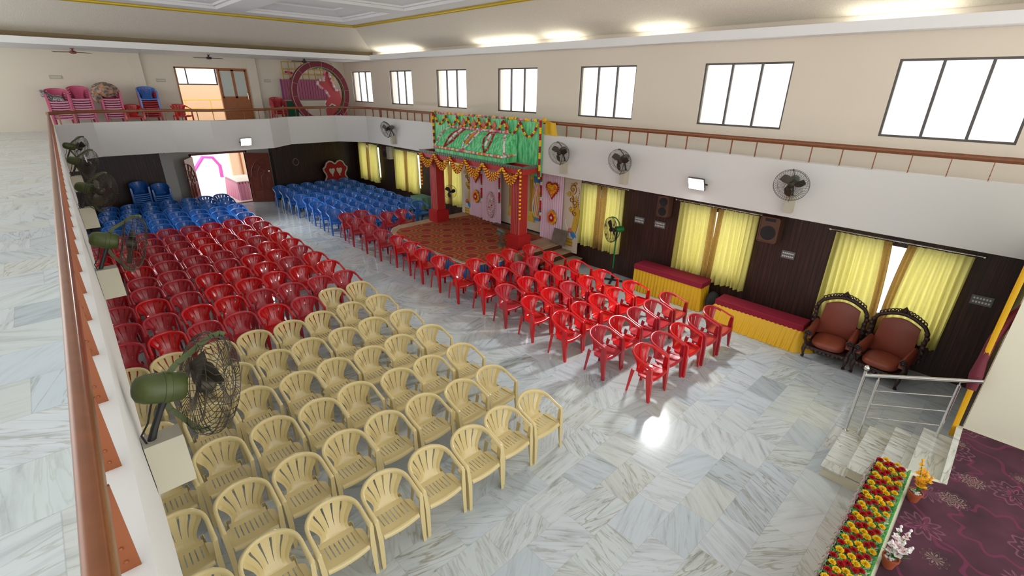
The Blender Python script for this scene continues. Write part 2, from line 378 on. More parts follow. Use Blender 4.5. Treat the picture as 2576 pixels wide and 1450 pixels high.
def copy_tree(o, parent=None):
    c = o.copy(); COL.objects.link(c)
    if parent: c.parent = parent
    for ch in list(o.children): copy_tree(ch, c)
    return c
ORD = ['', 'first', 'second', 'third', 'fourth', 'fifth', 'sixth', 'seventh', 'eighth', 'ninth', 'tenth', 'eleventh', 'twelfth', 'thirteenth', 'fourteenth', 'fifteenth',
       'sixteenth', 'seventeenth', 'eighteenth', 'nineteenth', 'twentieth', 'twenty-first', 'twenty-second', 'twenty-third', 'twenty-fourth', 'twenty-fifth', 'twenty-sixth']

# ================================================================== THE SETTING
XW, YR, ZF, ZT, ZB, XP = 10.5, 22.0, 3.18, 3.562, 2.596, 9.4
def xl(y): return -.100+.0236*y            # hall-side face of the near balcony front
def wall_holes(mb, axis, at, th, u0, u1, z0, z1, holes):
    """wall slab with rectangular holes; axis 'x': plane x=at, runs along y; axis 'y': plane y=at, runs along x. th grows outwards."""
    us = sorted({u0, u1, *[h[0] for h in holes], *[h[1] for h in holes]}); zs = sorted({z0, z1, *[h[2] for h in holes], *[h[3] for h in holes]})
    P = (lambda u, z, d: (at+d, u, z)) if axis == 'x' else (lambda u, z, d: (u, at+d, z))
    for i in range(len(us)-1):
        for j in range(len(zs)-1):
            a, b, c, d = us[i], us[i+1], zs[j], zs[j+1]
            if any(h[0] <= a and b <= h[1] and h[2] <= c and d <= h[3] for h in holes): continue
            for e in (0, th): mb.add([P(a, c, e), P(b, c, e), P(b, d, e), P(a, d, e)], [(0, 1, 2, 3)])
    for a, b, c, d in holes:
        for q in (((a, c), (b, c)), ((b, c), (b, d)), ((b, d), (a, d)), ((a, d), (a, c))):
            (p, r), (s, t) = q
            mb.add([P(p, r, 0), P(s, t, 0), P(s, t, th), P(p, r, th)], [(0, 1, 2, 3)])
    return mb

struct(MB().box(-2.2, XW, -3.2, 22.4, -.1, 0), 'floor', 'floor')
# windows of the long wall, upper row
UPW = [(.20, 1.92), (3.51, 5.24), (6.9, 8.58), (10.1, 11.77), (13.3, 14.98), (16.54, 18.13), (19.6, 21.29)]
LOW = [(.22, 1.98), (3.62, 5.12), (6.92, 8.10), (13.62, 14.75), (16.35, 17.95), (19.5, 21.05)]
WZ0, WZ1 = 3.995, 5.20
struct(wall_holes(MB(), 'x', XW, .22, -3.2, 22.4, ZF, 5.95, [(a, b, WZ0, WZ1) for a, b in UPW]), 'wall_window_side_upper', 'cream_wall')
struct(wall_holes(MB(), 'x', XW, .22, -3.2, 22.4, 0, ZF, [(a, b, .82, 2.2) for a, b in LOW]), 'wall_window_side_lower', 'panel')
k = 0
for row, (z0, z1) in ((UPW, (WZ0, WZ1)), (LOW, (.82, 2.2))):
    for a, b in row:
        k += 1; x = XW+.03 if row is UPW else XW+.08
        f = MB(); t = .035
        f.box(x, x+.06, a, b, z0, z0+t).box(x, x+.06, a, b, z1-t, z1).box(x, x+.06, a, a+t, z0+t, z1-t).box(x, x+.06, b-t, b, z0+t, z1-t)
        for q in (1, 2): yy = a+(b-a)*q/3; f.box(x+.005, x+.055, yy-.02, yy+.02, z0+t, z1-t)
        if row is UPW:
            yy = a+(b-a)*.66; f.box(x-.012, x+.006, yy-.012, yy+.012, z0+.55, z0+.68)
        fo = struct(f, 'window_%d' % k, 'frame_metal')
        for q in range(3):
            ya, yb = a+(b-a)*q/3+.02, a+(b-a)*(q+1)/3-.02
            MB().box(x+.026, x+.034, ya, yb, z0+t, z1-t).build('pane', 'glass', fo)
# rear wall, upper floor (a doorway to the terrace with its leaves slid to the side)
struct(wall_holes(MB(), 'y', YR, .2, -4.6, XW+.2, ZF, 5.9, [(4.07, 6.47, ZF, 5.2)]), 'wall_rear_upper', 'cream_wall2')
mb = MB()
for x0, x1 in ((2.80, 3.12), (6.5, 6.82)): mb.box(x0, x1, 21.86, YR, ZF, 5.57)
struct(mb, 'wall_rear_pilasters', 'cream_wall2')
d = struct(MB().box(4.07, 4.11, 21.97, 22.1, ZF, 5.2).box(4.07, 6.47, 21.97, 22.1, 5.15, 5.2).box(5.43, 5.48, 21.97, 22.1, ZF, 5.15).box(6.43, 6.47, 21.97, 22.1, ZF, 5.15), 'door_1', 'door_wood2')
for x0, x1 in ((5.48, 5.96), (5.96, 6.43)):
    lf = MB().box(x0, x0+.045, 22.0, 22.04, ZF+.02, 5.15).box(x1-.045, x1, 22.0, 22.04, ZF+.02, 5.15).box(x0, x1, 22.0, 22.04, 5.10, 5.15).box(x0, x1, 22.0, 22.04, 4.14, 4.20).box(x0+.04, x1-.04, 22.01, 22.035, ZF+.02, 4.15).build('door_leaf', 'door_wood2', d)
    MB().box(x0+.045, x1-.045, 22.012, 22.03, 4.2, 5.10).build('frosted_pane', 'frost', lf)
    MB().box(x0+.06, x1-.06, 22.0, 22.012, ZF+.10, ZF+.14).build('bottom_rail', 'door_wood2', lf)
MB().tube([(6.36, 21.97, 4.05), (6.36, 21.93, 4.08), (6.36, 21.93, 4.32), (6.36, 21.97, 4.35)], .01).build('door_handle', 'steel', d)
f = MB().box(4.11, 4.15, 22.12, 22.16, 4.62, 5.15).box(4.11, 5.43, 22.12, 22.16, 4.60, 4.64).box(4.42, 4.46, 22.12, 22.16, 4.64, 5.15).box(5.38, 5.43, 22.12, 22.16, 4.64, 5.15)
struct(f, 'window_30', 'frame_metal')
# rear wall, lower floor
struct(wall_holes(MB(), 'y', 22.35, .2, 2.95, 6.9, 0, ZF, [(4.0, 5.92, 0, 2.06)]), 'wall_entrance', 'grey_wall')
struct(MB().box(-2.2, 2.95, 21.95, 22.5, 0, 2.95), 'wall_rear_lower_far', 'panel')
struct(MB().box(6.87, XW, 21.95, 22.5, 0, 2.95), 'wall_rear_lower', 'panel')
struct(MB().box(2.95, 3.33, 21.9, 22.5, 0, 2.95), 'wall_pier', 'grey_wall')
struct(MB().box(3.0, 6.87, 21.0, 21.25, 2.35, 2.95), 'wall_lintel_beam', 'grey_wall')
fr = struct(MB().box(3.94, 4.0, 22.27, 22.5, 0, 2.12).box(5.92, 5.98, 22.27, 22.5, 0, 2.12).box(3.94, 5.98, 22.27, 22.5, 2.06, 2.13).box(3.94, 5.98, 22.3, 22.5, 0, .02), 'door_2', 'door_wood')
def carved_leaf(name, hinge, ang, mir):
    """carved door leaf, .93 wide, 2.03 high, hinged at x=0"""
    W_, H_ = .93, 2.03
    e = MB().box(0, W_, -.02, .02, .02, H_)
    for s in (-1, 1):
        y0, y1 = (.02, .035) if s > 0 else (-.035, -.02)
        for a, b, c, d2 in ((.07, .86, .12, .16), (.07, .86, .46, .50), (.07, .11, .12, .5), (.82, .86, .12, .5), (.44, .48, .12, .5), (.07, .40, .60, .64), (.07, .40, .82, .86), (.07, .40, 1.02, 1.06), (.07, .1, .6, 1.06), (.37, .40, .6, 1.06)): e.box(a, b, y0, y1, c, d2)
        for rr in (.28, .52, .76):
            e.tube([(.90-rr*math.cos(t), y1 if s > 0 else y0, 1.12+rr*math.sin(t)) for t in [i*PI/20 for i in range(11)]], .014, 5)
        for t in (.35, .8, 1.25): e.bar((.90-.28*math.cos(t), y1 if s > 0 else y0, 1.12+.28*math.sin(t)), (.90-.76*math.cos(t), y1 if s > 0 else y0, 1.12+.76*math.sin(t)), .03, .012)
        e.tube([(.66+.16*math.cos(t), y1 if s > 0 else y0, .95+.22*math.sin(t)) for t in [i*PI/10 for i in range(11)]]+[(.50, y1 if s > 0 else y0, .56), (.82, y1 if s > 0 else y0, .56), (.82, y1 if s > 0 else y0, .95)], .013, 5)
        e.tube([(.66+.09*math.cos(t), y1 if s > 0 else y0, .92+.14*math.sin(t)) for t in [i*PI/10 for i in range(11)]]+[(.57, y1 if s > 0 else y0, .62), (.75, y1 if s > 0 else y0, .62), (.75, y1 if s > 0 else y0, .92)], .01, 5)
    o = e.build('door_leaf', 'door_wood', fr, 35)
    o.location = hinge; o.rotation_euler = (0, 0, ang)
    if mir: o.scale = (-1, 1, 1)
    h = MB().ball((.87, .06, 1.3), .03).tube([(.87, .0, 1.3), (.87, .06, 1.3)], .012).ball((.87, -.06, 1.3), .03).tube([(.87, .0, 1.3), (.87, -.06, 1.3)], .012).build('door_handle', 'steel', o, 40)
carved_leaf('r', (5.9, 22.28, 0), math.radians(-36), False)
carved_leaf('l', (4.02, 22.28, 0), math.radians(62), True)
# unseen left wall under the balcony, added to block low sky light; balcony floors
struct(MB().box(-2.3, -2.2, -3.2, 22.4, 0, 2.95), 'wall_unseen_under_balcony', 'white_wall')
bal = MB()
y0, y1 = -3.2, 22.0
bal.prism([(-4.6, y0), (xl(y0)-.11, y0), (xl(18.3)-.11, 18.3), (1.2, 19.3), (3.08, 19.2), (4.05, 18.55), (5.85, 18.55), (6.74, 19.35), (8.56, 19.3), (9.35, 18.4), (9.6, 17.3), (9.6, y0), (XW, y0), (XW, y1), (-4.6, y1)],
          lambda x, y: (x, y, 2.9), lambda x, y: (x, y, ZF))
struct(bal, 'floor_balcony', 'floor')
# balcony fronts (parapets)
def parapet(name, pts, th=.2):
    """pts: hall-side line; grows to the left of the walking direction"""
    ins = [Vector(p) for p in pts]; outs = []
    for i, p in enumerate(ins):
        ds = []
        if i > 0: ds.append((ins[i]-ins[i-1]).normalized())
        if i < len(ins)-1: ds.append((ins[i+1]-ins[i]).normalized())
        ns = [Vector((-q.y, q.x)) for q in ds]; n_ = sum(ns, Vector((0, 0))).normalized(); k_ = th/max(.5, n_.dot(ns[0])); outs.append(p+n_*k_)
    mb = MB(); n = len(ins); vs = []
    for a, b in zip(ins, outs): vs += [(a.x, a.y, ZB), (a.x, a.y, ZT), (b.x, b.y, ZT), (b.x, b.y, ZB)]
    fs = [(i*4+j, i*4+(j+1) % 4, i*4+4+(j+1) % 4, i*4+4+j) for i in range(n-1) for j in range(4)]+[(0, 1, 2, 3), tuple((n-1)*4+j for j in (3, 2, 1, 0))]
    mb.add(vs, fs); struct(mb, name, 'white_wall'); return outs
LEFT = [(xl(-3.2), -3.2), (xl(18.35), 18.35)]
REAR = [(xl(18.35), 18.35), (1.2, 19.1), (3.08, 19.0), (4.05, 18.35), (5.85, 18.35), (6.74, 19.15), (8.56, 19.1), (9.33, 18.1), (9.4, 17.3)]
RIGHT = [(9.4, 17.3), (9.4, -3.2)]
parapet('wall_balcony_front_near', LEFT, .11); parapet('wall_balcony_front_rear', REAR); parapet('wall_balcony_front_window_side', RIGHT)

def railing(pts, zc, off, step, label, grp, wid=.05, t0=.3):
    t = empty('balcony_railing', (0, 0, 0), label=label, cat='railing')
    P = [Vector(p) for p in pts]; Q = []
    for i, p in enumerate(P):
        ds = []
        if i > 0: ds.append((P[i]-P[i-1]).normalized())
        if i < len(P)-1: ds.append((P[i+1]-P[i]).normalized())
        ns = [Vector((-q.y, q.x)) for q in ds]; n_ = sum(ns, Vector((0, 0))).normalized(); Q.append(p+n_*(off/max(.5, n_.dot(ns[0]))))
    secs = []; r_ = wid/2
    for i, p in enumerate(Q):
        d = (Q[min(i+1, len(Q)-1)]-Q[max(i-1, 0)]).normalized(); n_ = Vector((-d.y, d.x)); ring = []
        for (a, b) in ((-1, -.75), (-.8, -1), (.8, -1), (1, -.75), (1, .6), (.75, .9), (.3, 1), (-.3, 1), (-.75, .9), (-1, .6)):
            ring.append((p.x+n_.x*a*r_, p.y+n_.y*a*r_, zc+b*.042))
        secs.append(ring)
    MB().loft(secs).build('handrail', 'rail_wood', t, 50)
    first = None; rem = t0
    for i in range(len(Q)-1):
        a, b = Q[i], Q[i+1]; Ls = (b-a).length; d = (b-a)/Ls
        while rem < Ls:
            p = a+d*rem
            if first is None:
                mb = MB().box(-.004, .004, -.024, .020, 0, zc-.042-ZT)
                for z in (.03, .075): mb.ball((-.004, 0, z), .006, 6, 4).ball((.004, 0, z), .006, 6, 4)
                first = mb.build('baluster', 'baluster', t); o = first
            else: o = first.copy(); COL.objects.link(o)
            o.location = (p.x, p.y, ZT); o.rotation_euler = (0, 0, math.atan2(d.y, d.x)); rem += step
        rem -= Ls
    return t
railing(LEFT[:1]+[(xl(18.35), 18.35)], 3.868, .05, .455, 'varnished brown handrail on the near balcony beside the green fans', None, .045, 3.2+1.26-.455*9)
railing(REAR, 3.865, .12, .46, 'zigzag brown handrail along the rear balcony before the chair stacks', None, .05)
railing([(9.4, 17.3), (9.4, -1.5)], 3.862, .12, .4575, 'long straight brown handrail under the upper row of windows', None, .055, .06)

# ceiling: soffit, cove, stucco slopes, coffers
struct(MB().box(-4.6, XW+.2, 18.851, 22.2, 5.571, 5.65).box(10.151, XW+.2, -3.2, 18.849, 5.591, 5.65), 'ceiling_soffit', 'ceiling_white')
struct(MB().box(-4.6, 10.15, 18.8, 18.85, 5.57, 5.735).box(10.1, 10.15, -3.2, 18.8, 5.59, 5.755), 'trim_1', 'ceiling_white')
sl = MB()
sl.add([(-4.6, 19.3, 5.88), (10.48, 19.3, 5.88), (8.63, 16.95, 6.5), (-4.6, 16.95, 6.5), (10.48, -3.2, 5.88), (8.63, -3.2, 6.5)], [(0, 1, 2, 3), (1, 4, 5, 2)])
sl.add([(-4.6, 19.3, 5.95), (10.6, 19.3, 5.95), (8.63, 16.95, 6.6), (-4.6, 16.95, 6.6), (10.6, -3.2, 5.95), (8.63, -3.2, 6.6)], [(0, 1, 2, 3), (1, 4, 5, 2)])
struct(sl, 'ceiling_slope', 'stucco')
struct(MB().box(-4.6, XW, 19.3, 19.36, 5.65, 5.95), 'ceiling_cove_board', 'cove')
g = MB().tube([(-4.6, 16.93, 6.49), (8.61, 16.93, 6.49), (8.61, -3.2, 6.49)], .045, 8)
struct(g, 'trim_2', 'gold_trim', smooth=60)
cf = MB(); 
xs = [8.63]; ys = [16.95]
while xs[-1] > -4: xs += [xs[-1]-(.7 if len(xs) % 2 else 2.9)]
while ys[-1] > -3: ys += [ys[-1]-(.7 if len(ys) % 2 else 2.9)]
def q4(x0, x1, y0, y1, z): return [(x0, y0, z), (x1, y0, z), (x1, y1, z), (x0, y1, z)]
for i in range(len(xs)-1):
    for j in range(len(ys)-1):
        x1, x0, y1, y0 = xs[i], xs[i+1], ys[j], ys[j+1]
        if i % 2 and j % 2:
            lv = [(0, 6.52), (.04, 6.58), (.12, 6.58), (.14, 6.62), (.30, 6.64), (.55, 6.74), (.55, 6.78), (.65, 6.78)]
            rings = [q4(x0+d_, x1-d_, y0+d_, y1-d_, z_) for d_, z_ in lv]
            vs = [p for r in rings for p in r]; fs = [(a*4+b, a*4+(b+1) % 4, a*4+4+(b+1) % 4, a*4+4+b) for a in range(len(lv)-1) for b in range(4)]
            cf.add(vs, fs+[tuple((len(lv)-1)*4+b for b in range(4))])
        else: cf.add(q4(x0, x1, y0, y1, 6.52), [(0, 1, 2, 3)])
cf.box(-4.6, 8.63, -3.2, 16.95, 7.0, 7.05)
struct(cf, 'ceiling', 'ceiling_white')
for a, b in COVE:
    o = MB().tube([(10.3, b+.05, 5.685), (10.3, a-.05, 5.685)], .016, 8).build('tube_light', 'tubeglow'); n_ = COVE.index((a, b))
    tag(o, 'glowing white tube in the ceiling cove, %s bright patch from the rear' % ORD[n_+1], 'tube light', 'cove tubes above the windows')
# outside, beyond the two doorways
struct(MB().box(-6, 14, 22.42, 40, -.6, -.05), 'floor_courtyard', 'gravel')
struct(MB().box(3.6, 7.2, 22.4, 25.6, ZF-.2, ZF), 'floor_terrace', 'gravel')
t = empty('terrace_parapet', (0, 24.5, ZF), label='peach terrace wall with yellow pipe rails beyond the upper doorway', cat='parapet')
MB().box(3.0, 8.0, 0, .15, 0, 1.42).build('wall_face', 'peach', t)
for z in (.52, .85): MB().tube([(3.4, -.35, z), (7.4, -.35, z)], .02).build('rail', 'yellow_rail', t)
for x in (4.6, 5.5, 6.4): MB().tube([(x, -.35, 0), (x, -.35, .85)], .018).build('post', 'yellow_rail', t)
t = empty('outdoor_table', (6.05, 24.05, -.05), label='long table with white top and gathered pink skirt outside the entrance', cat='table')
MB().box(-.42, .42, -.88, .9, .76, .80).build('table_top', 'white_plastic', t)
def skirt(mb, pts, z0, z1, amp, wl, flare=0, flat=None):
    """pleated cloth hung along a line of xy points"""
    P = [Vector(p) for p in pts]; path = []
    for i in range(len(P)-1):
        a, b = P[i], P[i+1]; n = max(4, int((b-a).length/wl*6))
        nrm = Vector(((b-a).y, -(b-a).x)).normalized()
        for k in range(n+1):
            if k == n and i < len(P)-2: continue
            path.append((a+(b-a)*k/n, nrm, k/n*(b-a).length))
    rows = 5
    def fn(u, v):
        p, nrm, s = path[min(len(path)-1, int(round(u*(len(path)-1))))]
        a = amp*(1-v*.75)*math.sin(2*PI*s/wl)+amp*.4*math.sin(2*PI*s/wl*.37+1)*(1-v)
        q = p+nrm*(a+flare*(1-v))
        return (q.x, q.y, z0+(z1-z0)*v)
    return mb.surf(fn, len(path)-1, rows)
skirt(MB(), [(-.44, .92), (-.44, -.9), (.44, -.9)], .0, .78, .03, .12, .04).build('table_skirt', 'pinkseat', t, 60)
MB().box(-.44, .44, -.9, .92, .70, .762).build('top_band', 'maroon_cloth', t)
t = tag(MB().tube([(4.9, 30, -1.0), (5.3, 30, .3), (5.9, 30, 1.05), (6.35, 30, 1.0), (6.62, 30, .55), (6.6, 30, -.6)], .2, 8, flat=.4).build('outdoor_arch', 'magenta', smooth=60), 'magenta painted arch standing in the bright courtyard', 'arch')
t = empty('courtyard_building', (7.6, 28, -.6), label='pale building with brown column edges across the courtyard', cat='building')
MB().box(-.9, 3, 0, .3, 0, 5).build('facade', 'peach', t)
for x in (-.45, .35): MB().box(x, x+.06, -.06, 0, 0, 4).build('downpipe', 'door_wood2', t)
tag(MB().box(3.6, 5.2, 32, 32.2, -.6, 2.2).build('compound_wall', 'white_wall'), 'white compound wall far across the courtyard', 'wall')

# ================================================================== PLASTIC CHAIRS
def rim_pt(s):
    a = abs(s); sg = 1 if s >= 0 else -1
    if a < .62:
        th = a/.62*PI/2
        return Vector((sg*.258*math.sin(th), .05+.21*math.cos(th)**.9, .645+.143*math.cos(PI*a/2)**1.25))
    t = (a-.62)/.38
    return Vector((sg*.258, .05-.235*t, .645+.143*max(0, math.cos(PI*a/2))**1.25))
def chair_parts(kind):
    """meshes of one chair as [(part name, MB, smooth)]; front towards -y, floor at z=0"""
    out = []
    zs = lambda x, y: .418+.010*(abs(x)/.2)**2-.012*math.exp(-((y-.0)/.12)**2)+(.010 if y > .12 else 0)
    seat = MB()
    nsl = 7 if kind == 'slot' else 9; sw = .012 if kind == 'slot' else .005
    ys = [-.205, -.11, -.05, .01, .065, .125]
    xe = [-.20]+[v for k in range(nsl) for v in (-.14+.28*k/(nsl-1)-sw/2, -.14+.28*k/(nsl-1)+sw/2)]+[.20]
    def cell(x0, x1, y0, y1):
        v = [(x, y, zs(x, y)-d) for d in (0, .007) for (x, y) in ((x0, y0), (x1, y0), (x1, y1), (x0, y1))]
        seat.add(v, [(0, 1, 2, 3), (7, 6, 5, 4), (0, 4, 5, 1), (1, 5, 6, 2), (2, 6, 7, 3), (3, 7, 4, 0)])
    xs_ = [-.20, -.12, -.04, .04, .12, .20]
    for i in range(5):
        cell(xs_[i], xs_[i+1], ys[0], ys[1]); cell(xs_[i]*.90, xs_[i+1]*.90, ys[4], ys[5])
    for i in range(0, len(xe)-1, 2):
        for j in (1, 2, 3): cell(xe[i], xe[i+1], ys[j], ys[j+1])
    # rolled front edge, apron and side wings
    prof = [(-.205, 0), (-.222, -.004), (-.234, -.014), (-.238, -.030), (-.236, -.046)]
    X = [-.21, -.14, -.07, 0, .07, .14, .21]
    def fr(u, v):
        x = X[int(round(u*6))]; p = prof[int(round(v*4))]; return (x, p[0]+.012*(abs(x)/.2)**2*(1 if v > 0 else 0), zs(x, -.205)+p[1])
    seat.surf(fr, 6, 4)
    for s in (-1, 1):
        seat.add([(s*.195, -.205, .427), (s*.247, -.20, .428), (s*.247, .02, .428), (s*.22, .05, .428), (s*.185, .07, .428), (s*.185, .07, .40), (s*.22, .05, .395), (s*.247, .02, .395), (s*.247, -.20, .395), (s*.195, -.205, .395)],
                 [(0, 1, 2, 3, 4), (9, 8, 7, 6, 5), (0, 9, 8, 1), (1, 8, 7, 2), (2, 7, 6, 3), (3, 6, 5, 4)])
    out.append(('seat', seat, 40))
    back = MB()
    def S(u, v):
        xb, yb, zb = .165*u, .118+.006*(1-u*u), .424
        t = rim_pt(.47*u); k = v
        x = xb*(1-.22*math.sin(PI*min(1, k*1.25)))+(t.x-xb)*k**1.5; y = yb+(t.y-yb)*(1-(1-k)**1.9)-.012*math.sin(PI*k)*(1-abs(u)); z = zb+(t.z-.004-zb)*(k**1.25)
        return Vector((x, y, z))
    if kind == 'solid': slats = [(-.62, .62, .2)]; vs_ = [i/8 for i in range(9)]
    else: vs_ = [0, .05, .1, .17, .24, .30, .31, .38, .52, .66, .8, .9, .96, 1]
    def strip(u0, u1, v0f, nseg=1):
        for q in range(nseg):
            rows = []
            for v in vs_:
                o0, o1 = v0f(v); a = u0+o0; b = u1-o1
                a, b = a+(b-a)*q/nseg, a+(b-a)*(q+1)/nseg
                p, r = S(a, v), S(b, v); d = Vector((0, .007, 0))
                rows.append([p, r, r+d, p+d])
            back.loft(rows)
    if kind == 'solid': strip(-.72, .72, lambda v: (0, 0), 6)
    else:
        wf = lambda v: .0005 if v < .305 else (.018+.034*min(1, (v-.3)/.5) if v < .93 else .006)
        cs = [-1, -.54, -.18, .18, .54, 1]
        for i in range(5):
            strip(cs[i], cs[i+1], lambda v, i=i: (wf(v)*.75 if i > 0 else 0, wf(v)*.75 if i < 4 else 0), 2)
        
    secs = []
    for i in range(25):
        s = -.62+1.24*i/24; p = rim_pt(s); d = (rim_pt(min(.62, s+.02))-rim_pt(max(-.62, s-.02))).normalized()
        n_ = Vector((d.y, -d.x, 0)).normalized()      # outwards
        secs.append([p+n_*a+Vector((0, 0, b)) for a, b in ((-.021, -.013), (-.016, .004), (.001, .011), (.016, .006), (.022, -.006), (.021, -.036), (.014, -.036), (.006, -.012))])
    back.loft(secs)
    out.append(('backrest', back, 50))
    for s in (-1, 1):
        arm = MB(); secs = []
        for i in range(9):
            t = i/8; q = rim_pt(s*(.62+.38*t)); w_ = .020+.006*t
            secs.append([q+Vector((s*a, 0, b)) for a, b in ((-w_, -.010), (-w_*.75, .004), (0, .010), (w_*.75, .006), (w_+.001, -.006), (w_, -.032), (w_-.007, -.032), (w_-.014, -.008))])
        q = rim_pt(s)
        secs.append([q+Vector((s*a, -.018, b-.006)) for a, b in ((-.022, -.014), (-.018, -.002), (0, 0), (.016, -.002), (.023, -.010), (.022, -.030), (.015, -.030), (.008, -.012))])
        arm.loft(secs); out.append(('armrest', arm, 50))
        lg = MB()
        L_ = [(.638, .260, -.180, .044, .046), (.59, .257, -.174, .042, .072), (.50, .252, -.170, .046, .088), (.42, .247, -.174, .052, .100), (.30, .247, -.184, .050, .084), (.12, .249, -.200, .044, .058), (0, .252, -.211, .038, .042)]
        secs = []
        for z, x, y, wx, wy in L_:
            o = wx/2; i_ = .007
            secs.append([Vector((s*(x+a), y+b, z)) for a, b in ((o, -wy/2), (o, wy/2), (o-i_, wy/2), (o-i_*1.2, -wy/2+i_*1.5), (-o, -wy/2+i_*1.5), (-o, -wy/2))])
        lg.loft(secs); out.append(('leg', lg, 40))
        rg = MB(); secs = []
        for z, x, y, wx, wy in ((.43, .185, .160, .035, .07), (.34, .190, .175, .034, .060), (.15, .204, .200, .032, .046), (0, .213, .222, .030, .034)):
            o = wx/2; i_ = .007
            secs.append([Vector((s*(x+a), y+b, z)) for a, b in ((o, wy/2), (o, -wy/2), (o-i_, -wy/2), (o-i_*1.2, wy/2-i_*1.5), (-o, wy/2-i_*1.5), (-o, wy/2))])
        rg.loft(secs); out.append(('leg', rg, 40))
    return out
CH = {}
def proto(key, kind, mat):
    root = empty('plastic_chair', (0, 0, 0)); kids = []
    if kind not in CH:
        CH[kind] = [(n, mb.build(n, mat, None, sm).data) for n, mb, sm in chair_parts(kind)]
        for o in list(COL.objects):
            if o.type == 'MESH' and o.parent is None and o.data in [d for _, d in CH[kind]]: bpy.data.objects.remove(o)
    for n, me in CH[kind]:
        o = bpy.data.objects.new(n, me); COL.objects.link(o); o.parent = root; kids.append(o)
        mt_ = 'pinkseat' if (mat == 'pink' and n == 'seat') else mat
        if o.data.materials[0] != M[mt_]:
            me2 = me.copy(); me2.materials[0] = M[mt_]; o.data = me2
    CH[key] = (root, kids, False)
def chair(key, x, y, z, rz, label, grp, stick=None):
    root, kids, used = CH[key]
    if used:
        r = root.copy(); COL.objects.link(r)
        for k_ in kids: c = k_.copy(); COL.objects.link(c); c.parent = r
    else: r = root; CH[key] = (root, kids, True)
    r.location = (x, y, z); r.rotation_euler = (0, 0, rz); tag(r, label, 'chair', grp)
    if stick:
        o = bpy.data.objects.new('sticker', STK[stick]); COL.objects.link(o); o.parent = r
    return r
STK = {}
for k_, mt in (('a', 'sticker'), ('b', 'white_plastic'), ('c', 'sticker_green')):
    o = MB().lathe([(0, .0015), (.020, .001), (.022, 0), (.022, -.002)], 14).build('sticker', mt); me = o.data
    q = rim_pt(-.05); me.transform(Matrix.Translation(Vector((q.x, q.y-.004, q.z+.0065))) @ Matrix.Rotation(.25, 4, 'X') @ Matrix.Diagonal((1, .55, 1, 1)))
    STK[k_] = me; bpy.data.objects.remove(o)
proto('beige', 'slot', 'beige'); proto('red', 'fine', 'red'); proto('rose', 'fine', 'rose'); proto('blue', 'fine', 'blue'); proto('pink', 'solid', 'pink')
CN = {'beige': 'beige', 'red': 'bright red', 'rose': 'faded red', 'blue': 'blue', 'pink': 'pink'}
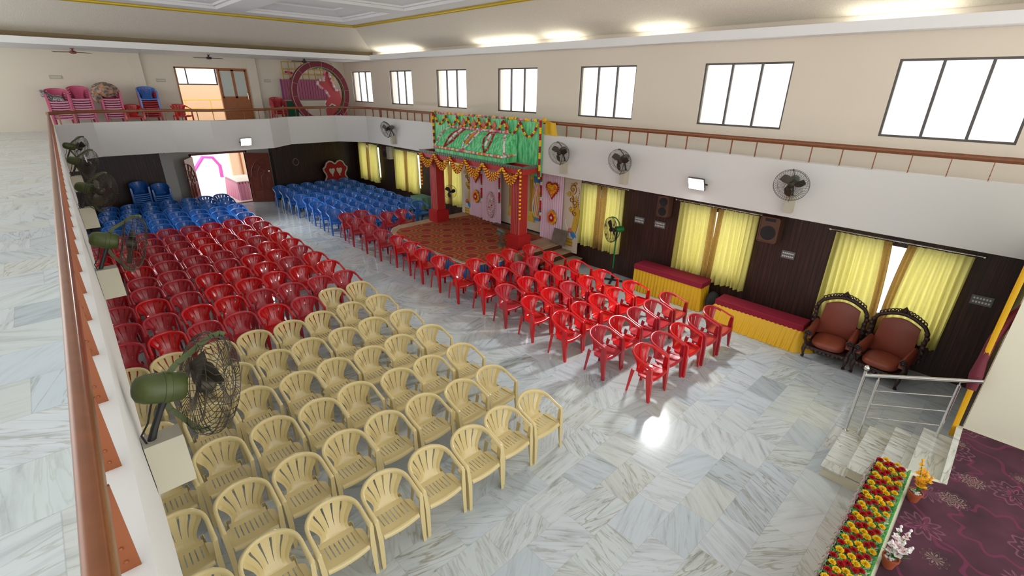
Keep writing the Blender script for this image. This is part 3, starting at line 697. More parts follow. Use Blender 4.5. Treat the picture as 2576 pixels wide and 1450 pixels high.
NEAR = [[(-0.04, 3.63), (0.54, 3.64), (1.13, 3.64), (1.71, 3.63), (2.28, 3.63), (2.85, 3.60), (3.40, 3.63), (3.97, 3.61)],
 [(-0.05, 4.50), (0.55, 4.51), (1.12, 4.52), (1.69, 4.55), (2.23, 4.56), (2.81, 4.55), (3.40, 4.49), (3.96, 4.49)],
 [(-0.01, 5.38), (0.55, 5.40), (1.15, 5.39), (1.73, 5.38), (2.27, 5.42), (2.89, 5.35), (3.44, 5.35), (4.04, 5.33)],
 [(0.02, 6.25), (0.62, 6.23), (1.18, 6.25), (1.79, 6.23), (2.33, 6.25), (2.91, 6.22), (3.46, 6.25), (4.05, 6.22)],
 [(-0.02, 7.03), (0.61, 7.11), (1.17, 7.10), (1.75, 7.11), (2.29, 7.14), (2.89, 7.12), (3.45, 7.15), (4.03, 7.07)],
 [(-0.01, 7.96), (0.55, 8.06), (1.17, 8.01), (1.73, 8.01), (2.31, 8.00), (2.86, 8.02), (3.46, 8.04), (4.04, 8.01)],
 [(0.06, 8.91), (0.64, 8.93), (1.20, 8.96), (1.77, 8.96), (2.34, 8.92), (2.93, 8.89), (3.50, 8.94), (4.08, 8.92)],
 [(0.15, 9.77), (0.70, 9.83), (1.29, 9.82), (1.84, 9.87), (2.41, 9.84), (2.99, 9.79), (3.61, 9.78), (4.16, 9.75)],
 [(0.15, 10.68), (0.70, 10.68), (1.26, 10.67), (1.86, 10.65), (2.43, 10.65), (2.98, 10.69), (3.56, 10.69), (4.18, 10.66)],
 [(0.16, 11.48), (0.72, 11.47), (1.27, 11.53), (1.87, 11.54), (2.44, 11.55), (3.03, 11.50), (3.59, 11.50), (4.18, 11.50)],
 [(0.14, 12.26), (0.75, 12.18), (1.30, 12.24), (1.86, 12.29), (2.42, 12.33), (3.00, 12.29), (3.56, 12.27), (4.13, 12.23)],
 [(0.15, 13.06), (0.81, 13.02), (1.35, 13.07), (1.93, 13.08), (2.49, 13.08), (3.06, 13.06), (3.61, 13.10), (4.18, 13.02)],
 [(0.16, 13.84), (0.82, 13.77), (1.37, 13.81), (1.90, 13.87), (2.44, 13.89), (3.02, 13.87), (3.57, 13.83), (4.18, 13.85)],
 [(0.21, 14.52), (0.76, 14.55), (1.33, 14.59), (1.89, 14.64), (2.45, 14.63), (3.01, 14.63), (3.56, 14.62), (4.17, 14.58)],
 [(0.27, 15.27), (0.83, 15.37), (1.38, 15.37), (1.93, 15.41), (2.48, 15.40), (3.03, 15.35), (3.60, 15.35), (4.18, 15.38)],
 [(0.29, 16.10), (0.81, 16.15), (1.35, 16.09), (1.90, 16.20), (2.46, 16.15), (3.01, 16.16), (3.58, 16.17), (4.16, 16.15)],
 [(0.21, 16.91), (0.79, 16.91), (1.34, 16.91), (1.90, 16.92), (2.48, 16.91), (3.03, 16.91), (3.60, 16.91), (4.16, 16.91)],
 [(0.80, 17.62), (1.37, 17.62), (1.93, 17.65), (2.51, 17.60), (3.05, 17.63), (3.60, 17.61), (4.17, 17.62)],
 [(0.92, 18.32), (1.42, 18.34), (1.98, 18.46), (2.55, 18.37), (3.13, 18.32), (3.71, 18.29), (4.27, 18.36)],
 [(0.83, 19.11), (1.40, 19.03), (1.97, 19.02), (2.52, 19.03), (3.08, 19.06), (3.63, 19.01), (4.18, 19.04)],
 [(0.92, 19.79), (1.50, 19.74), (2.08, 19.76), (2.63, 19.73), (3.19, 19.74), (3.74, 19.73), (4.30, 19.75)],
 [(0.99, 20.54), (1.57, 20.53), (2.14, 20.50), (2.69, 20.51), (3.27, 20.44), (3.81, 20.44), (4.36, 20.50)]]
FAR = [[(6.29, 3.31, 'r'), (6.87, 3.34, 'r'), (7.42, 3.29, 'r'), (8.01, 3.26, 'r'), (8.59, 3.24, 'r')],
 [(6.27, 4.19, 'r'), (6.84, 4.20, 'r'), (7.41, 4.20, 'r'), (7.97, 4.18, 'r'), (8.56, 4.18, 'r')],
 [(6.23, 5.04, 'r'), (6.82, 5.08, 'r'), (7.39, 5.09, 'r'), (7.94, 5.07, 'r'), (8.53, 5.06, 'r')],
 [(6.31, 5.94, 'r'), (6.90, 5.95, 'r'), (7.47, 5.93, 'r'), (8.03, 5.89, 'r'), (8.60, 5.92, 'r')],
 [(6.33, 6.74, 'r'), (6.98, 6.74, 'r'), (7.52, 6.74, 'r'), (8.08, 6.72, 'r'), (8.68, 6.74, 'r')],
 [(6.41, 7.55, 'r'), (6.97, 7.56, 'r'), (7.54, 7.55, 'r'), (8.10, 7.58, 'r'), (8.71, 7.60, 'r')],
 [(6.33, 8.37, 'r'), (6.89, 8.44, 'r'), (7.49, 8.41, 'r'), (8.04, 8.43, 'r'), (8.72, 8.34, 'r')],
 [(6.39, 9.20, 'r')],
 [(6.38, 9.95, 'r')],
 [(6.47, 10.65, 'r')],
 [(6.52, 11.42, 'r')],
 [(6.46, 12.20, 'r')],
 [(6.47, 13.03, 'r')],
 [(6.49, 13.94, 'r'), (7.04, 13.95, 'r'), (7.67, 13.99, 'r'), (8.24, 14.02, 'r')],
 [(6.58, 14.72, 'r'), (7.12, 14.77, 'r'), (7.67, 14.76, 'b'), (8.26, 14.70, 'b'), (8.79, 14.70, 'b'), (9.38, 14.76, 'b')],
 [(6.52, 15.52, 'b'), (7.12, 15.47, 'b'), (7.68, 15.52, 'b'), (8.21, 15.50, 'b'), (8.80, 15.52, 'b'), (9.36, 15.56, 'b')],
 [(6.54, 16.25, 'b'), (7.09, 16.20, 'b'), (7.64, 16.17, 'b'), (8.19, 16.16, 'b'), (8.78, 16.22, 'b'), (9.32, 16.16, 'b')],
 [(6.56, 17.03, 'b'), (7.14, 17.03, 'b'), (7.70, 17.02, 'b'), (8.25, 16.91, 'b'), (8.82, 16.93, 'b'), (9.41, 16.96, 'b')],
 [(6.65, 17.82, 'b'), (7.18, 17.80, 'b'), (7.74, 17.78, 'b'), (8.27, 17.76, 'b'), (8.86, 17.69, 'b'), (9.44, 17.70, 'b')],
 [(6.57, 18.53, 'b'), (7.14, 18.50, 'b'), (7.71, 18.54, 'b'), (8.29, 18.50, 'b'), (8.84, 18.45, 'b'), (9.45, 18.52, 'b')],
 [(6.57, 19.25, 'b'), (7.13, 19.31, 'b'), (7.69, 19.34, 'b'), (8.27, 19.33, 'b'), (8.82, 19.29, 'b'), (9.39, 19.27, 'b')],
 [(6.61, 20.08, 'b'), (7.14, 20.05, 'b'), (7.69, 20.06, 'b'), (8.27, 20.02, 'b'), (8.84, 20.04, 'b'), (9.44, 20.07, 'b')],
 [(6.59, 20.80, 'b'), (7.15, 20.82, 'b'), (7.72, 20.79, 'b'), (8.30, 20.77, 'b'), (8.86, 20.83, 'b'), (9.45, 20.84, 'b')]]

for i, row in enumerate(NEAR):
    for q, (x, y) in enumerate(row):
        j = 8-len(row)+q
        key = 'beige' if i < 6 or (i == 6 and j >= 6) else 'red' if i < 16 else 'blue'
        if key == 'red' and rnd.random() < (.55 if j < 6 else .25): key = 'rose'
        st = None
        if key == 'beige': st = 'c' if (i == 0 and j == 1) else rnd.choice('aab')
        chair(key, x, y, 0, rnd.uniform(-.025, .025), '%s plastic chair, %s row of the wide block, %s' % (CN[key], ORD[i+1], 'on the aisle' if j == 7 else ORD[8-j]+' from aisle'),
              'chairs of the wide block beside the green fans', st)
ROSE = {0: (1, 3, 4), 1: (0, 2, 3, 4), 3: (2,), 4: (0,), 5: (2, 3), 11: (0,), 12: (0,), 13: (0, 1, 2, 3), 14: (0, 1)}
for i, row in enumerate(FAR):
    for j, (x, y, c) in enumerate(row):
        key = 'blue' if c == 'b' else 'rose' if j in ROSE.get(i, ()) else 'red'
        chair(key, x, y, 0, rnd.uniform(-.03, .03), '%s plastic chair, %s row of the window side block, %s' % (CN[key], ORD[i+1], 'on the aisle' if j == 0 else ORD[j+1]+' from aisle'),
              'chairs of the window side block')
def stack(x, y, z, n, keys, where, rz=0, pitch=.07, lean=0):
    for k_ in range(n):
        key = keys(k_) if callable(keys) else keys
        pos = 'topmost' if k_ == n-1 else 'lowest' if k_ == 0 else ORD[k_+1]+' from the bottom'
        r = chair(key, x+.003*k_*math.sin(rz), y-.011*k_+lean*k_, z+pitch*k_, rz+rnd.uniform(-.01, .01), '%s plastic chair, %s of %s' % (CN[key], pos, where), 'stacked chairs: '+where)
stack(.66, 21.25, ZF, 8, 'pink', 'the pink stack under the striped sheet')
stack(1.20, 21.3, ZF, 9, 'pink', 'the bare pink stack on the balcony')
stack(1.96, 21.3, ZF, 9, 'pink', 'the pink stack under the patchwork cloth')
stack(2.98, 21.35, ZF, 9, lambda k_: 'blue' if k_ == 8 else 'rose', 'balcony stack with blue top')
stack(7.18, 21.25, ZF, 4, 'rose', 'short red stack beside the ring')
chair('red', 2.45, 21.1, ZF, 0, 'single red plastic chair between two tall stacks on the rear balcony', 'single chairs on the rear balcony')
chair('red', 3.82, 21.1, ZF, .25, 'single red plastic chair before the upper doorway on the rear balcony', 'single chairs on the rear balcony')
stack(2.03, 21.35, 0, 10, 'blue', 'the taller blue stack on the hall floor')
stack(2.64, 21.4, 0, 8, 'blue', 'the shorter blue stack beside the entrance pier')

# ================================================================== FANS, LAMPS, SPEAKERS
def cage_mb(R=.275, n=44, r=.0019, tw=.55):
    mb = MB(); k = R/.275
    prof = [(.075, .0), (.15, -.012), (.225, .0), (.262, .028), (.275, .065), (.272, .105), (.245, .145), (.19, .170), (.13, .180), (.085, .182)]
    for j in range(n):
        t = 2*PI*j/n; pts = []
        for i, (a, h) in enumerate(prof):
            tt = t+tw*(i/3 if i < 4 else 1-(i-4)*.0)*(1 if i < 4 else 1)
            pts.append((h*k, a*k*math.cos(tt), a*k*math.sin(tt)))
        mb.tube(pts, r*1.15, 3)
    for i in (0, 2, 4, 5, 7, 9):
        a, h = prof[i]; mb.tube([(h*k, a*k*math.cos(2*PI*q/32), a*k*math.sin(2*PI*q/32)) for q in range(32)], r*1.5 if i in (4, 5, 9) else r, 4, closed=True)
    a, h = prof[-1]
    for rr in (.028, .056): mb.tube([(h*k, rr*k*math.cos(2*PI*q/20), rr*k*math.sin(2*PI*q/20)) for q in range(20)], r, 3, closed=True)
    for j in range(6): t = PI*j/3; mb.tube([(h*k, .028*k*math.cos(t), .028*k*math.sin(t)), (h*k, a*k*math.cos(t), a*k*math.sin(t))], r, 3)
    return mb
def blades_mb(R=.21):
    mb = MB()
    for q in range(3):
        t0 = q*2*PI/3
        def fn(u, v, t0=t0):
            rr = .05+u*(R-.05); wd = (.035+.05*math.sin(PI*min(1, u*1.1)*.8)); a = t0+(v-.5)*wd/rr*1.6+u*.35
            return (.075+(v-.5)*.05, rr*math.cos(a), rr*math.sin(a))
        mb.surf(fn, 6, 3)
    mb.lathe([(.001, .03), (.05, .04), (.055, .10), (.03, .12), (.001, .122)], 14, (0, 0, 0), (1, 0, 0)); return mb
def strap(R, sg):
    mb = MB()
    for s in (sg,):
        pts = [(-.13, 0, s*.075), (-.10, 0, s*.13), (-.03, 0, s*.20), (.03, 0, s*(R-.01)), (.075, 0, s*(R+.008)), (.10, 0, s*(R-.0))]
        for i in range(len(pts)-1): mb.bar(pts[i], pts[i+1], .028, .006, up=(0, 1, 0))
    return mb
FAN_HEAD = {}
def wall_fan(x, y, face, head, mot, label, grp, tilt=.32):
    t = empty('wall_fan', (x, y, 2.70), face, label=label, cat='fan', group=grp)
    MB().box(0, .17, -.06, .06, 0, .30).box(.17, .172, -.05, .05, .02, .28).build('mounting_box', 'box', t)
    MB().tube([(.04, 0, .29), (.07, 0, .36), (.11, 0, .44), (.14, 0, .50)], [.019, .017, .016, .020], 8).lathe([(.02, 0), (.026, .01), (.02, .03)], 10, (.14, 0, .49), (0, 0, 1)).build('arm', 'iron', t, 40)
    MB().tube([(.02, -.02, .30), (.01, -.03, .36), (.05, -.035, .42), (.08, -.03, .50), (.10, -.02, .54)], .005, 5).build('power_cable', 'black', t, 60)
    hd = bpy.data.objects.new('fan_head', None); COL.objects.link(hd); hd.parent = t; hd.location = (.15, 0, .57); hd.rotation_euler = (0, tilt, head); hd.rotation_mode = 'ZYX'; hd.rotation_euler = (0, tilt, head)
    key = mot
    if key not in FAN_HEAD:
        m_ = MB().lathe([(.001, -.125), (.035, -.122), (.060, -.108), (.074, -.075), (.078, -.03), (.078, .075), (.068, .095), (.04, .10)], 20, (0, 0, 0), (1, 0, 0)).build('motor', mot, None, 40)
        b_ = MB().lathe([(.0795, .0), (.0815, .002), (.0815, .028), (.0795, .03)], 20, (0, 0, 0), (1, 0, 0)).build('clamp_band', mot, None, 40)
        ss = []
        for s__ in (1, -1):
            s_ = strap(.275, s__); s_.v = [(p[0]+.15, p[1], p[2]) for p in s_.v]; ss.append(s_.build('guard_strap', mot, None))
        c_m = cage_mb(); c_m.v = [(p[0]+.13, p[1], p[2]) for p in c_m.v]; c_m = c_m.build('guard', 'wire', None, fix=False)
        bl = blades_mb(); bl.v = [(p[0]+.12, p[1], p[2]) for p in bl.v]; bl = bl.build('blades', 'wire', None, 40)
        FAN_HEAD[key] = [(o.name.split('.')[0], o.data) for o in (m_, b_, *ss, c_m, bl)]
        for o in (m_, b_, *ss, c_m, bl): bpy.data.objects.remove(o)
    for n_, me in FAN_HEAD[key]:
        o = bpy.data.objects.new(n_, me); COL.objects.link(o); o.parent = hd
    return t
for k_, (y, hd, where) in enumerate(((2.68, .05, 'nearest of the row on the near balcony front'), (5.93, -.1, 'second nearest on the near balcony front'), (9.2, -.65, 'middle one on the near balcony front, turned along the hall'),
                                     (12.55, -.45, 'fourth along the near balcony front'), (15.55, .3, 'farthest along the near balcony front'))):
    wall_fan(xl(y)+.002, y, 0, hd, 'green_motor', 'olive green caged fan, '+where, 'green wall fans on the near balcony front')
for y, hd, where in ((7.95, .25, 'just beside the green canopy backdrop'), (6.15, .1, 'between the backdrop and the floodlight'), (2.68, .15, 'nearest the armchairs'), (16.15, .1, 'farthest, above the chair rows')):
    wall_fan(9.398, y, PI, hd, 'grey_motor', 'grey caged wall fan on the window side balcony front, '+where, 'grey wall fans on the window side balcony front', .25)
# ceiling fans over the rear balcony
for x, y, rot, col, wh in ((1.33, 20.5, .55, 'door_wood', 'brown ceiling fan above the pink chair stacks'), (4.91, 20.5, .35, 'iron', 'dark ceiling fan above the upper doorway'), (8.02, 20.05, 1.2, 'iron', 'dark ceiling fan partly behind the maroon ring')):
    t = empty('ceiling_fan', (x, y, 5.47), rot, label=wh, cat='fan', group='ceiling fans over the rear balcony')
    MB().lathe([(.001, -.045), (.06, -.04), (.09, -.015), (.09, .015), (.05, .04), (.015, .05), (.015, .07), (.05, .09), (.05, .10)], 18).build('motor', col, t, 40)
    for q in range(3):
        a = q*2*PI/3; o = MB().surf(lambda u, v: (.09+u*.42, (v-.5)*(.07+.05*u), .004+(v-.5)*.02), 4, 2).surf(lambda u, v: (.09+u*.42, (v-.5)*(.07+.05*u), .0+(v-.5)*.02), 4, 2).build('blade', col, t)
        o.rotation_euler = (0, 0, a)
# floodlights
def flood(loc, rz, tilt, label):
    t = empty('floodlight', loc, rz, label=label, cat='light', group='lit floodlights')
    b = MB().box(-.045, -.005, -.17, .17, -.13, .13).build('housing', 'frame_metal', t); b.rotation_euler = (0, tilt, 0)
    for q in range(9): pass
    g_ = MB().box(-.005, .0, -.155, .155, -.115, .115).build('lit_glass', 'lampglow', t); g_.rotation_euler = (0, tilt, 0)
    MB().bar((-.05, -.18, 0), (-.12, -.18, 0), .03, .006).bar((-.05, .18, 0), (-.12, .18, 0), .03, .006).bar((-.12, -.18, 0), (-.12, .18, 0), .006, .03).build('bracket', 'iron', t)
flood((9.25, 4.42, 2.95), PI, .45, 'lit white floodlight on the window side balcony front')
flood((4.95, 18.22, 2.86), -PI/2, .35, 'lit white floodlight on the rear balcony front over the entrance')
t = empty('tube_batten', (9.9, 16.5, 2.56), label='white tube light hanging under the balcony between two yellow curtains', cat='tube light')
MB().box(-.02, .02, -.55, .55, 0, .03).box(-.006, .006, -.4, -.388, .03, .34).box(-.006, .006, .388, .4, .03, .34).build('batten', 'white_plastic', t); MB().tube([(0, -.53, -.02), (0, .53, -.02)], .014, 8).build('tube', 'tubeglow', t)
t = empty('security_camera', (10.44, 5.98, 2.42), label='small white dome camera high on the dark panelling', cat='camera')
MB().lathe([(.05, .04), (.05, .0), (.035, -.03)], 14).build('housing', 'white_plastic', t, 40); MB().ball((-.015, 0, -.03), .028).build('lens', 'black', t, 60)
# speakers
for y, z, h, w_, d_, kind, wh in ((5.63, 2.13, .50, .28, .22, 2, 'two cone wooden loudspeaker hung beside the double curtain'), (3.20, 2.1, .52, .38, .30, 1, 'large single cone wooden loudspeaker on the dark panelling'),
                                  (18.6, 2.08, .5, .34, .22, 1, 'far wooden loudspeaker between the two rear curtains')):
    t = empty('loudspeaker', (XW-.02-d_, y, z-h/2), label=wh, cat='speaker')
    MB().box(.012, d_, -w_/2, w_/2, 0, h).box(0, .012, -w_/2, -w_/2+.02, 0, h).box(0, .012, w_/2-.02, w_/2, 0, h).box(0, .012, -w_/2, w_/2, 0, .02).box(0, .012, -w_/2, w_/2, h-.02, h).build('cabinet', 'speaker_wood', t)
    cs = [(h*.26, w_*.36), (h*.72, w_*.36)] if kind == 2 else [(h*.38, w_*.38)]
    for zc, rr in cs: MB().lathe([(rr, .0), (rr*1.0, .012), (rr*.88, .014), (rr*.45, .003), (.001, .006)], 24, (.012, 0, zc), (-1, 0, 0)).build('cone', 'cone', t, 30)
    MB().box(-.003, .012, -w_*.25, w_*.25, h*.84 if kind == 1 else h*.48, h*.94 if kind == 1 else h*.50).build('tweeter_slot', 'cone', t)
    if kind == 1 and y > 10: tag(MB().box(XW-.26, XW, y-.42, y-.20, 1.85, 2.35).build('wall_box', 'box'), 'cream box on the panelling beside the far loudspeaker', 'box')
# switch boards
def switchboard(x, y, z, wd, h, face, mat, label, n=5, grp=None):
    t = empty('switchboard', (x, y, z), face, label=label, cat='switchboard', group=grp)
    MB().box(-.02, 0, -wd/2, wd/2, -h/2, h/2).build('plate', mat, t)
    for r_ in (-1, 1):
        sw = MB()
        if h < .13 and r_ > 0: break
        for q in range(n): yy = -wd/2*.72+wd*.72*q/(n-1); sw.box(-.026, -.02, yy-.012, yy+.012, r_*h*.2-.015 if h >= .13 else -.015, r_*h*.2+.015 if h >= .13 else .015)
        sw.build('switch_row', 'white_plastic', t)
for y, z, w_, wh in ((6.34, 1.62, .28, 'grey switchboard on the panelling beside the green standing fan'), (5.76, 1.62, .29, 'grey switchboard with a plug, below the two cone loudspeaker'),
                     (2.82, 1.60, .25, 'grey switchboard below the large loudspeaker'), (-.14, 1.575, .27, 'grey switchboard past the curtain behind the armchairs')):
    switchboard(XW-.001, y, z, w_, .16, 0, 'switch_grey', wh, 6, 'switchboards on the panelling')
for x, z, w_, wh in ((.81, 4.785, .30, 'ivory switchboard above the pink chair stacks'), (3.60, 4.735, .28, 'ivory switchboard beside the upper doorway'), (7.2, 4.78, .24, 'ivory switchboard beside the leaning pink board')):
    switchboard(x, YR-.001, z, w_, .11, PI/2, 'box', wh, 7, 'switchboards on the rear balcony wall')

# ================================================================== CURTAINS
def curtains(y0, y1, z0, z1, gap, label, topgap=0, fl=0):
    t = empty('window_curtain', (10.36, 0, 0), label=label, cat='curtain', group='yellow curtains along the panelled wall')
    r_ = MB().tube([(0, y0-.09, z1+.03), (0, y1+.09, z1+.03)], .011, 8)
    for y in (y0-.11, y1+.11): r_.ball((0, y, z1+.03), .026, 8, 6)
    for y in (y0-.03, y1+.03): r_.tube([(0, y, z1+.03), (.13, y, z1+.03)], .008)
    n = int((y1-y0)/.095)
    for q in range(n+1): yy = y0+(y1-y0)*q/n; r_.tube([(.018*math.cos(a), yy, z1+.025+.02*math.sin(a)) for a in [i*PI/4 for i in range(8)]], .003, 3, closed=True)
    r_.build('curtain_rod', 'steel', t, 40)
    ym = (y0+y1)/2
    for s, (a, b) in ((1, (y0, ym-gap/2)), (-1, (ym+gap/2, y1))):
        ph = rnd.uniform(0, 6)
        def fn(u, v, a=a, b=b, s=s, ph=ph):
            # v 0 bottom..1 top, u along y
            inner = u if s > 0 else 1-u
            y = a+(b-a)*u
            y += (1-v)*.03*math.sin(9*u+ph)+s*(topgap*(v**2)-.015)*-(inner)*1
            amp = .016+.036*(1-v)**.6 if v < .95 else .012
            x = amp*math.sin(2*PI*(b-a)*u/.105+.4*math.sin(3*v+ph)) + .012*math.sin(u*17+ph+v*2)
            z = z0+(z1-z0)*v-(.02*math.sin(11*u+ph) if v < .05 else 0)-(fl*inner if v < .05 else 0)
            return (x, y, z)
        w_ = .14/(b-a)
        lo, hi = (0, 1-w_) if s > 0 else (w_, 1)
        o = MB().surf(lambda u, v: fn(lo+(hi-lo)*u, v), 64, 9).build('curtain_panel', 'curtain', t, 60)
        lo2, hi2 = (1-w_, 1) if s > 0 else (0, w_)
        MB().surf(lambda u, v: fn(lo2+(hi2-lo2)*u, v), 14, 9).build('brown_edge_band', 'curtain_band', o, 60)
curtains(.13, 2.08, .55, 2.28, .05, 'yellow curtain with brown centre bands behind the two armchairs', .10)
curtains(3.48, 5.25, .60, 2.30, .02, 'yellow curtain with brown centre bands behind the red topped tables', .02)
curtains(6.78, 8.2, .60, 2.32, .05, 'yellow curtain with brown centre bands behind the green standing fan', .01)
curtains(13.52, 14.85, .66, 2.3, .05, 'yellow curtain seen past the far red pillar', .02)
curtains(16.25, 18.05, .68, 2.28, .03, 'yellow curtain hanging behind the small green table')
curtains(19.4, 21.16, .68, 2.3, .05, 'farthest yellow curtain next to the red and silver throne')

# ================================================================== FURNITURE BY THE WINDOW WALL
def cloth_table(x0, x1, y0, y1, z, label, flare, grp):
    t = empty('draped_table', ((x0+x1)/2, (y0+y1)/2, 0), label=label, cat='table', group=grp)
    a, b = (x1-x0)/2, (y1-y0)/2
    mb = MB(); rr = .015
    mb.loft([[(-a, -b, z-.13), (a, -b, z-.13), (a, b, z-.13), (-a, b, z-.13)], [(-a, -b, z-rr), (a, -b, z-rr), (a, b, z-rr), (-a, b, z-rr)], [(-a+rr, -b+rr, z), (a-rr, -b+rr, z), (a-rr, b-rr, z), (-a+rr, b-rr, z)]])
    mb.build('red_top_cloth', 'maroon_cloth', t)
    sk = MB(); skirt(sk, [(a-.02, -b+.01), (-a+.01, -b+.01), (-a+.01, b-.01), (a-.02, b-.01)][::-1], .005, z-.11, .022, .085, flare)
    sk.build('pleated_skirt', 'yellow_cloth', t, 60)
    for sx in (-1, 1):
        for sy in (-1, 1): MB().box(sx*(a-.06)-.02, sx*(a-.06)+.02, sy*(b-.08)-.02, sy*(b-.08)+.02, 0, z-.03).build('leg', 'iron', t)
cloth_table(9.88, 10.33, 4.2, 5.97, .70, 'taller long table with maroon top and even yellow pleats', .02, 'draped tables by the window wall')
cloth_table(9.78, 10.2, 2.05, 3.81, .50, 'low long table with maroon top, its yellow skirt spilling on the floor', .26, 'draped tables by the window wall')
t = tag(MB().surf(lambda u, v: (10.12+.17*math.sin(PI*v)*math.cos(2*PI*u)*(1+.15*math.sin(5*u*2*PI)), 4.01+.15*math.sin(PI*v)*math.sin(2*PI*u)*(1+.12*math.sin(3*u*2*PI)), .02+.48*(1-math.cos(PI*v))/2), 20, 10).build('cloth_bag', 'bag', None, 60), 'black cloth bag standing between the two draped tables', 'bag')
def armchair(x, y, rz, label):
    t = empty('carved_armchair', (x, y, 0), rz, label=label, cat='armchair', group='carved leather armchairs')   # front towards -x
    def cushion(cx, cy, cz, sx, sy, sz, p=3.2):
        def fn(u, v):
            th, ph = 2*PI*u, PI*(v-.5)
            f_ = lambda c: math.copysign(abs(c)**(2/p), c)
            return (cx+sx*f_(math.cos(ph))*f_(math.cos(th)), cy+sy*f_(math.cos(ph))*f_(math.sin(th)), cz+sz*f_(math.sin(ph)))
        return fn
    MB().surf(cushion(-.08, 0, .34, .30, .27, .085), 24, 10).build('seat_cushion', 'leather', t, 60)
    # back: shield-shaped leather panel
    def bk(u, v, off=0):
        yy = (u-.5)*.62*(1-.10*v); top = .92+.10*math.cos((u-.5)*PI)
        z = .34+(top-.34)*v; x_ = .24+.10*v-.05*math.sin(PI*u)*math.sin(PI*v)**.5
        return (x_+off, yy, z)
    mb = MB().surf(lambda u, v: bk(u, v), 12, 8).surf(lambda u, v: bk(u, v, .05), 12, 8); mb.build('back_cushion', 'leather', t, 60)
    fr_ = MB(); pts = []
    for i in range(33):
        a = i/32; yy = (a-.5)*.76; top = .95+.17*math.cos((a-.5)*PI*.95)**1.0
        pts.append((.335, yy*(1 if abs(a-.5) < .45 else .98), top-.0))
    side = [(.30, -.36, .30), (.31, -.385, .55), (.33, -.40, .78), (.335, -.39, .90)]
    arc = side+pts[2:-2]+[(p[0], -p[1], p[2]) for p in side[::-1]]
    fr_.tube(arc, .034, 7)
    for i in range(3, len(pts)-3, 2):   # openwork scrolls along the crest
        p = Vector(pts[i]); r_ = .030+.014*math.sin(PI*i/32)
        fr_.tube([(p.x, p.y+r_*math.cos(q*PI/5), p.z+.035+r_*1.2*math.sin(q*PI/5)) for q in range(10)], .011, 5, closed=True)
    for s in (-1, 1):
        for z in (.36, .45, .54, .63, .72, .81, .89): fr_.ball((.315, s*(.40+.012*math.sin(z*40)), z), .042, 7, 5, sq=1.1)
    fr_.tube([(.335, 0, 1.10), (.335, -.055, 1.15), (.335, -.03, 1.20), (.335, 0, 1.25), (.335, .03, 1.20), (.335, .055, 1.15)], .016, 6, closed=True).ball((.335, 0, 1.18), .035, 8, 6, sq=1.4)
    fr_.build('carved_crest', 'carved', t, 60)
    for s in (-1, 1):
        am = MB(); am.loft([[(xx, s*(.33+dy*wd), .50+dz*hh) for dy, dz in ((-1, -1), (1, -1), (1.1, .2), (.7, .9), (0, 1.15), (-.7, .9), (-1.1, .2))] for xx, wd, hh in ((-.33, .050, .085), (-.20, .055, .09), (.0, .055, .095), (.26, .05, .11))])
        ao = am.build('armrest', 'leather', t, 50)
        sc_ = MB()
        sp_ = [(-.345, s*.33+.055*(1-q/22)*math.cos(q*PI/5), .52+.07*(1-q/22)*math.sin(q*PI/5)) for q in range(18)]
        sc_.tube(sp_, .015, 6).tube([(-.345, s*.36, .50), (-.335, s*.37, .40), (-.30, s*.345, .32), (-.30, s*.335, .24)], .028, 7).ball((-.345, s*.33, .52), .02)
        sc_.build('carved_scroll', 'carved', ao, 60)
        MB().tube([(-.30, s*.33, .26), (-.345, s*.345, .18), (-.33, s*.335, .09), (-.30, s*.33, .05), (-.33, s*.34, .02)], [.045, .035, .022, .020, .032], 8).build('leg', 'carved', t, 60)
        MB().tube([(.27, s*.30, .26), (.29, s*.31, .14), (.33, s*.32, .01)], [.03, .024, .02], 8).build('leg', 'carved', t, 60)
    ap = MB().box(-.36, .30, -.31, .31, .225, .27)
    for i in range(9): ap.ball((-.345, (i-4)*.068, .225-.03*math.cos((i-4)*.5)), .034, 7, 5)
    for s in (-1, 1):
        for i in range(6): ap.ball((-.25+i*.1, s*.32, .225), .03, 6, 4)
    ap.build('seat_rail', 'carved', t, 60)
armchair(9.86, 1.58, .06, 'carved armchair with brown leather, beside the low draped table')
armchair(9.84, .74, -.10, 'carved armchair with brown leather, closer to the steps and railing')

t = empty('standing_fan', (10.0, 6.66, 0), .0, label='green industrial standing fan on a cross base', cat='fan')
b_ = MB()
for q in range(4): a = q*PI/2+.4; b_.bar((0, 0, .03), (.27*math.cos(a), .27*math.sin(a), .02), .05, .03).box(.25*math.cos(a)-.025, .25*math.cos(a)+.025, .25*math.sin(a)-.025, .25*math.sin(a)+.025, 0, .012)
b_.build('cross_base', 'iron', t)
MB().tube([(0, 0, .03), (0, 0, .35)], .025, 10).build('lower_pole', 'iron', t, 40)
MB().tube([(0, 0, .34), (0, 0, 1.12)], .019, 10).lathe([(.025, 0), (.03, .02), (.025, .04)], 12, (0, 0, 1.08)).build('pole', 'green_fan', t, 40)
MB().bar((0, 0, 1.1), (.02, 0, 1.35), .04, .03).build('neck', 'iron', t)
hd = bpy.data.objects.new('fan_head', None); COL.objects.link(hd); hd.parent = t; hd.location = (0, 0, 1.40); hd.rotation_euler = (0, .05, math.radians(142))
MB().lathe([(.001, -.19), (.04, -.187), (.065, -.17), (.075, -.13), (.075, .04), (.05, .06)], 18, (0, 0, 0), (1, 0, 0)).build('motor', 'green_fan', hd, 40)
c_m = cage_mb(.32, 48, .0022); c_m.v = [(p[0]+.07, p[1], p[2]) for p in c_m.v]; c_m.build('guard', 'wire', hd, fix=False)
bl = blades_mb(.28); bl.v = [(p[0]+.07, p[1], p[2]) for p in bl.v]; bl.build('blades', 'iron', hd, 40)
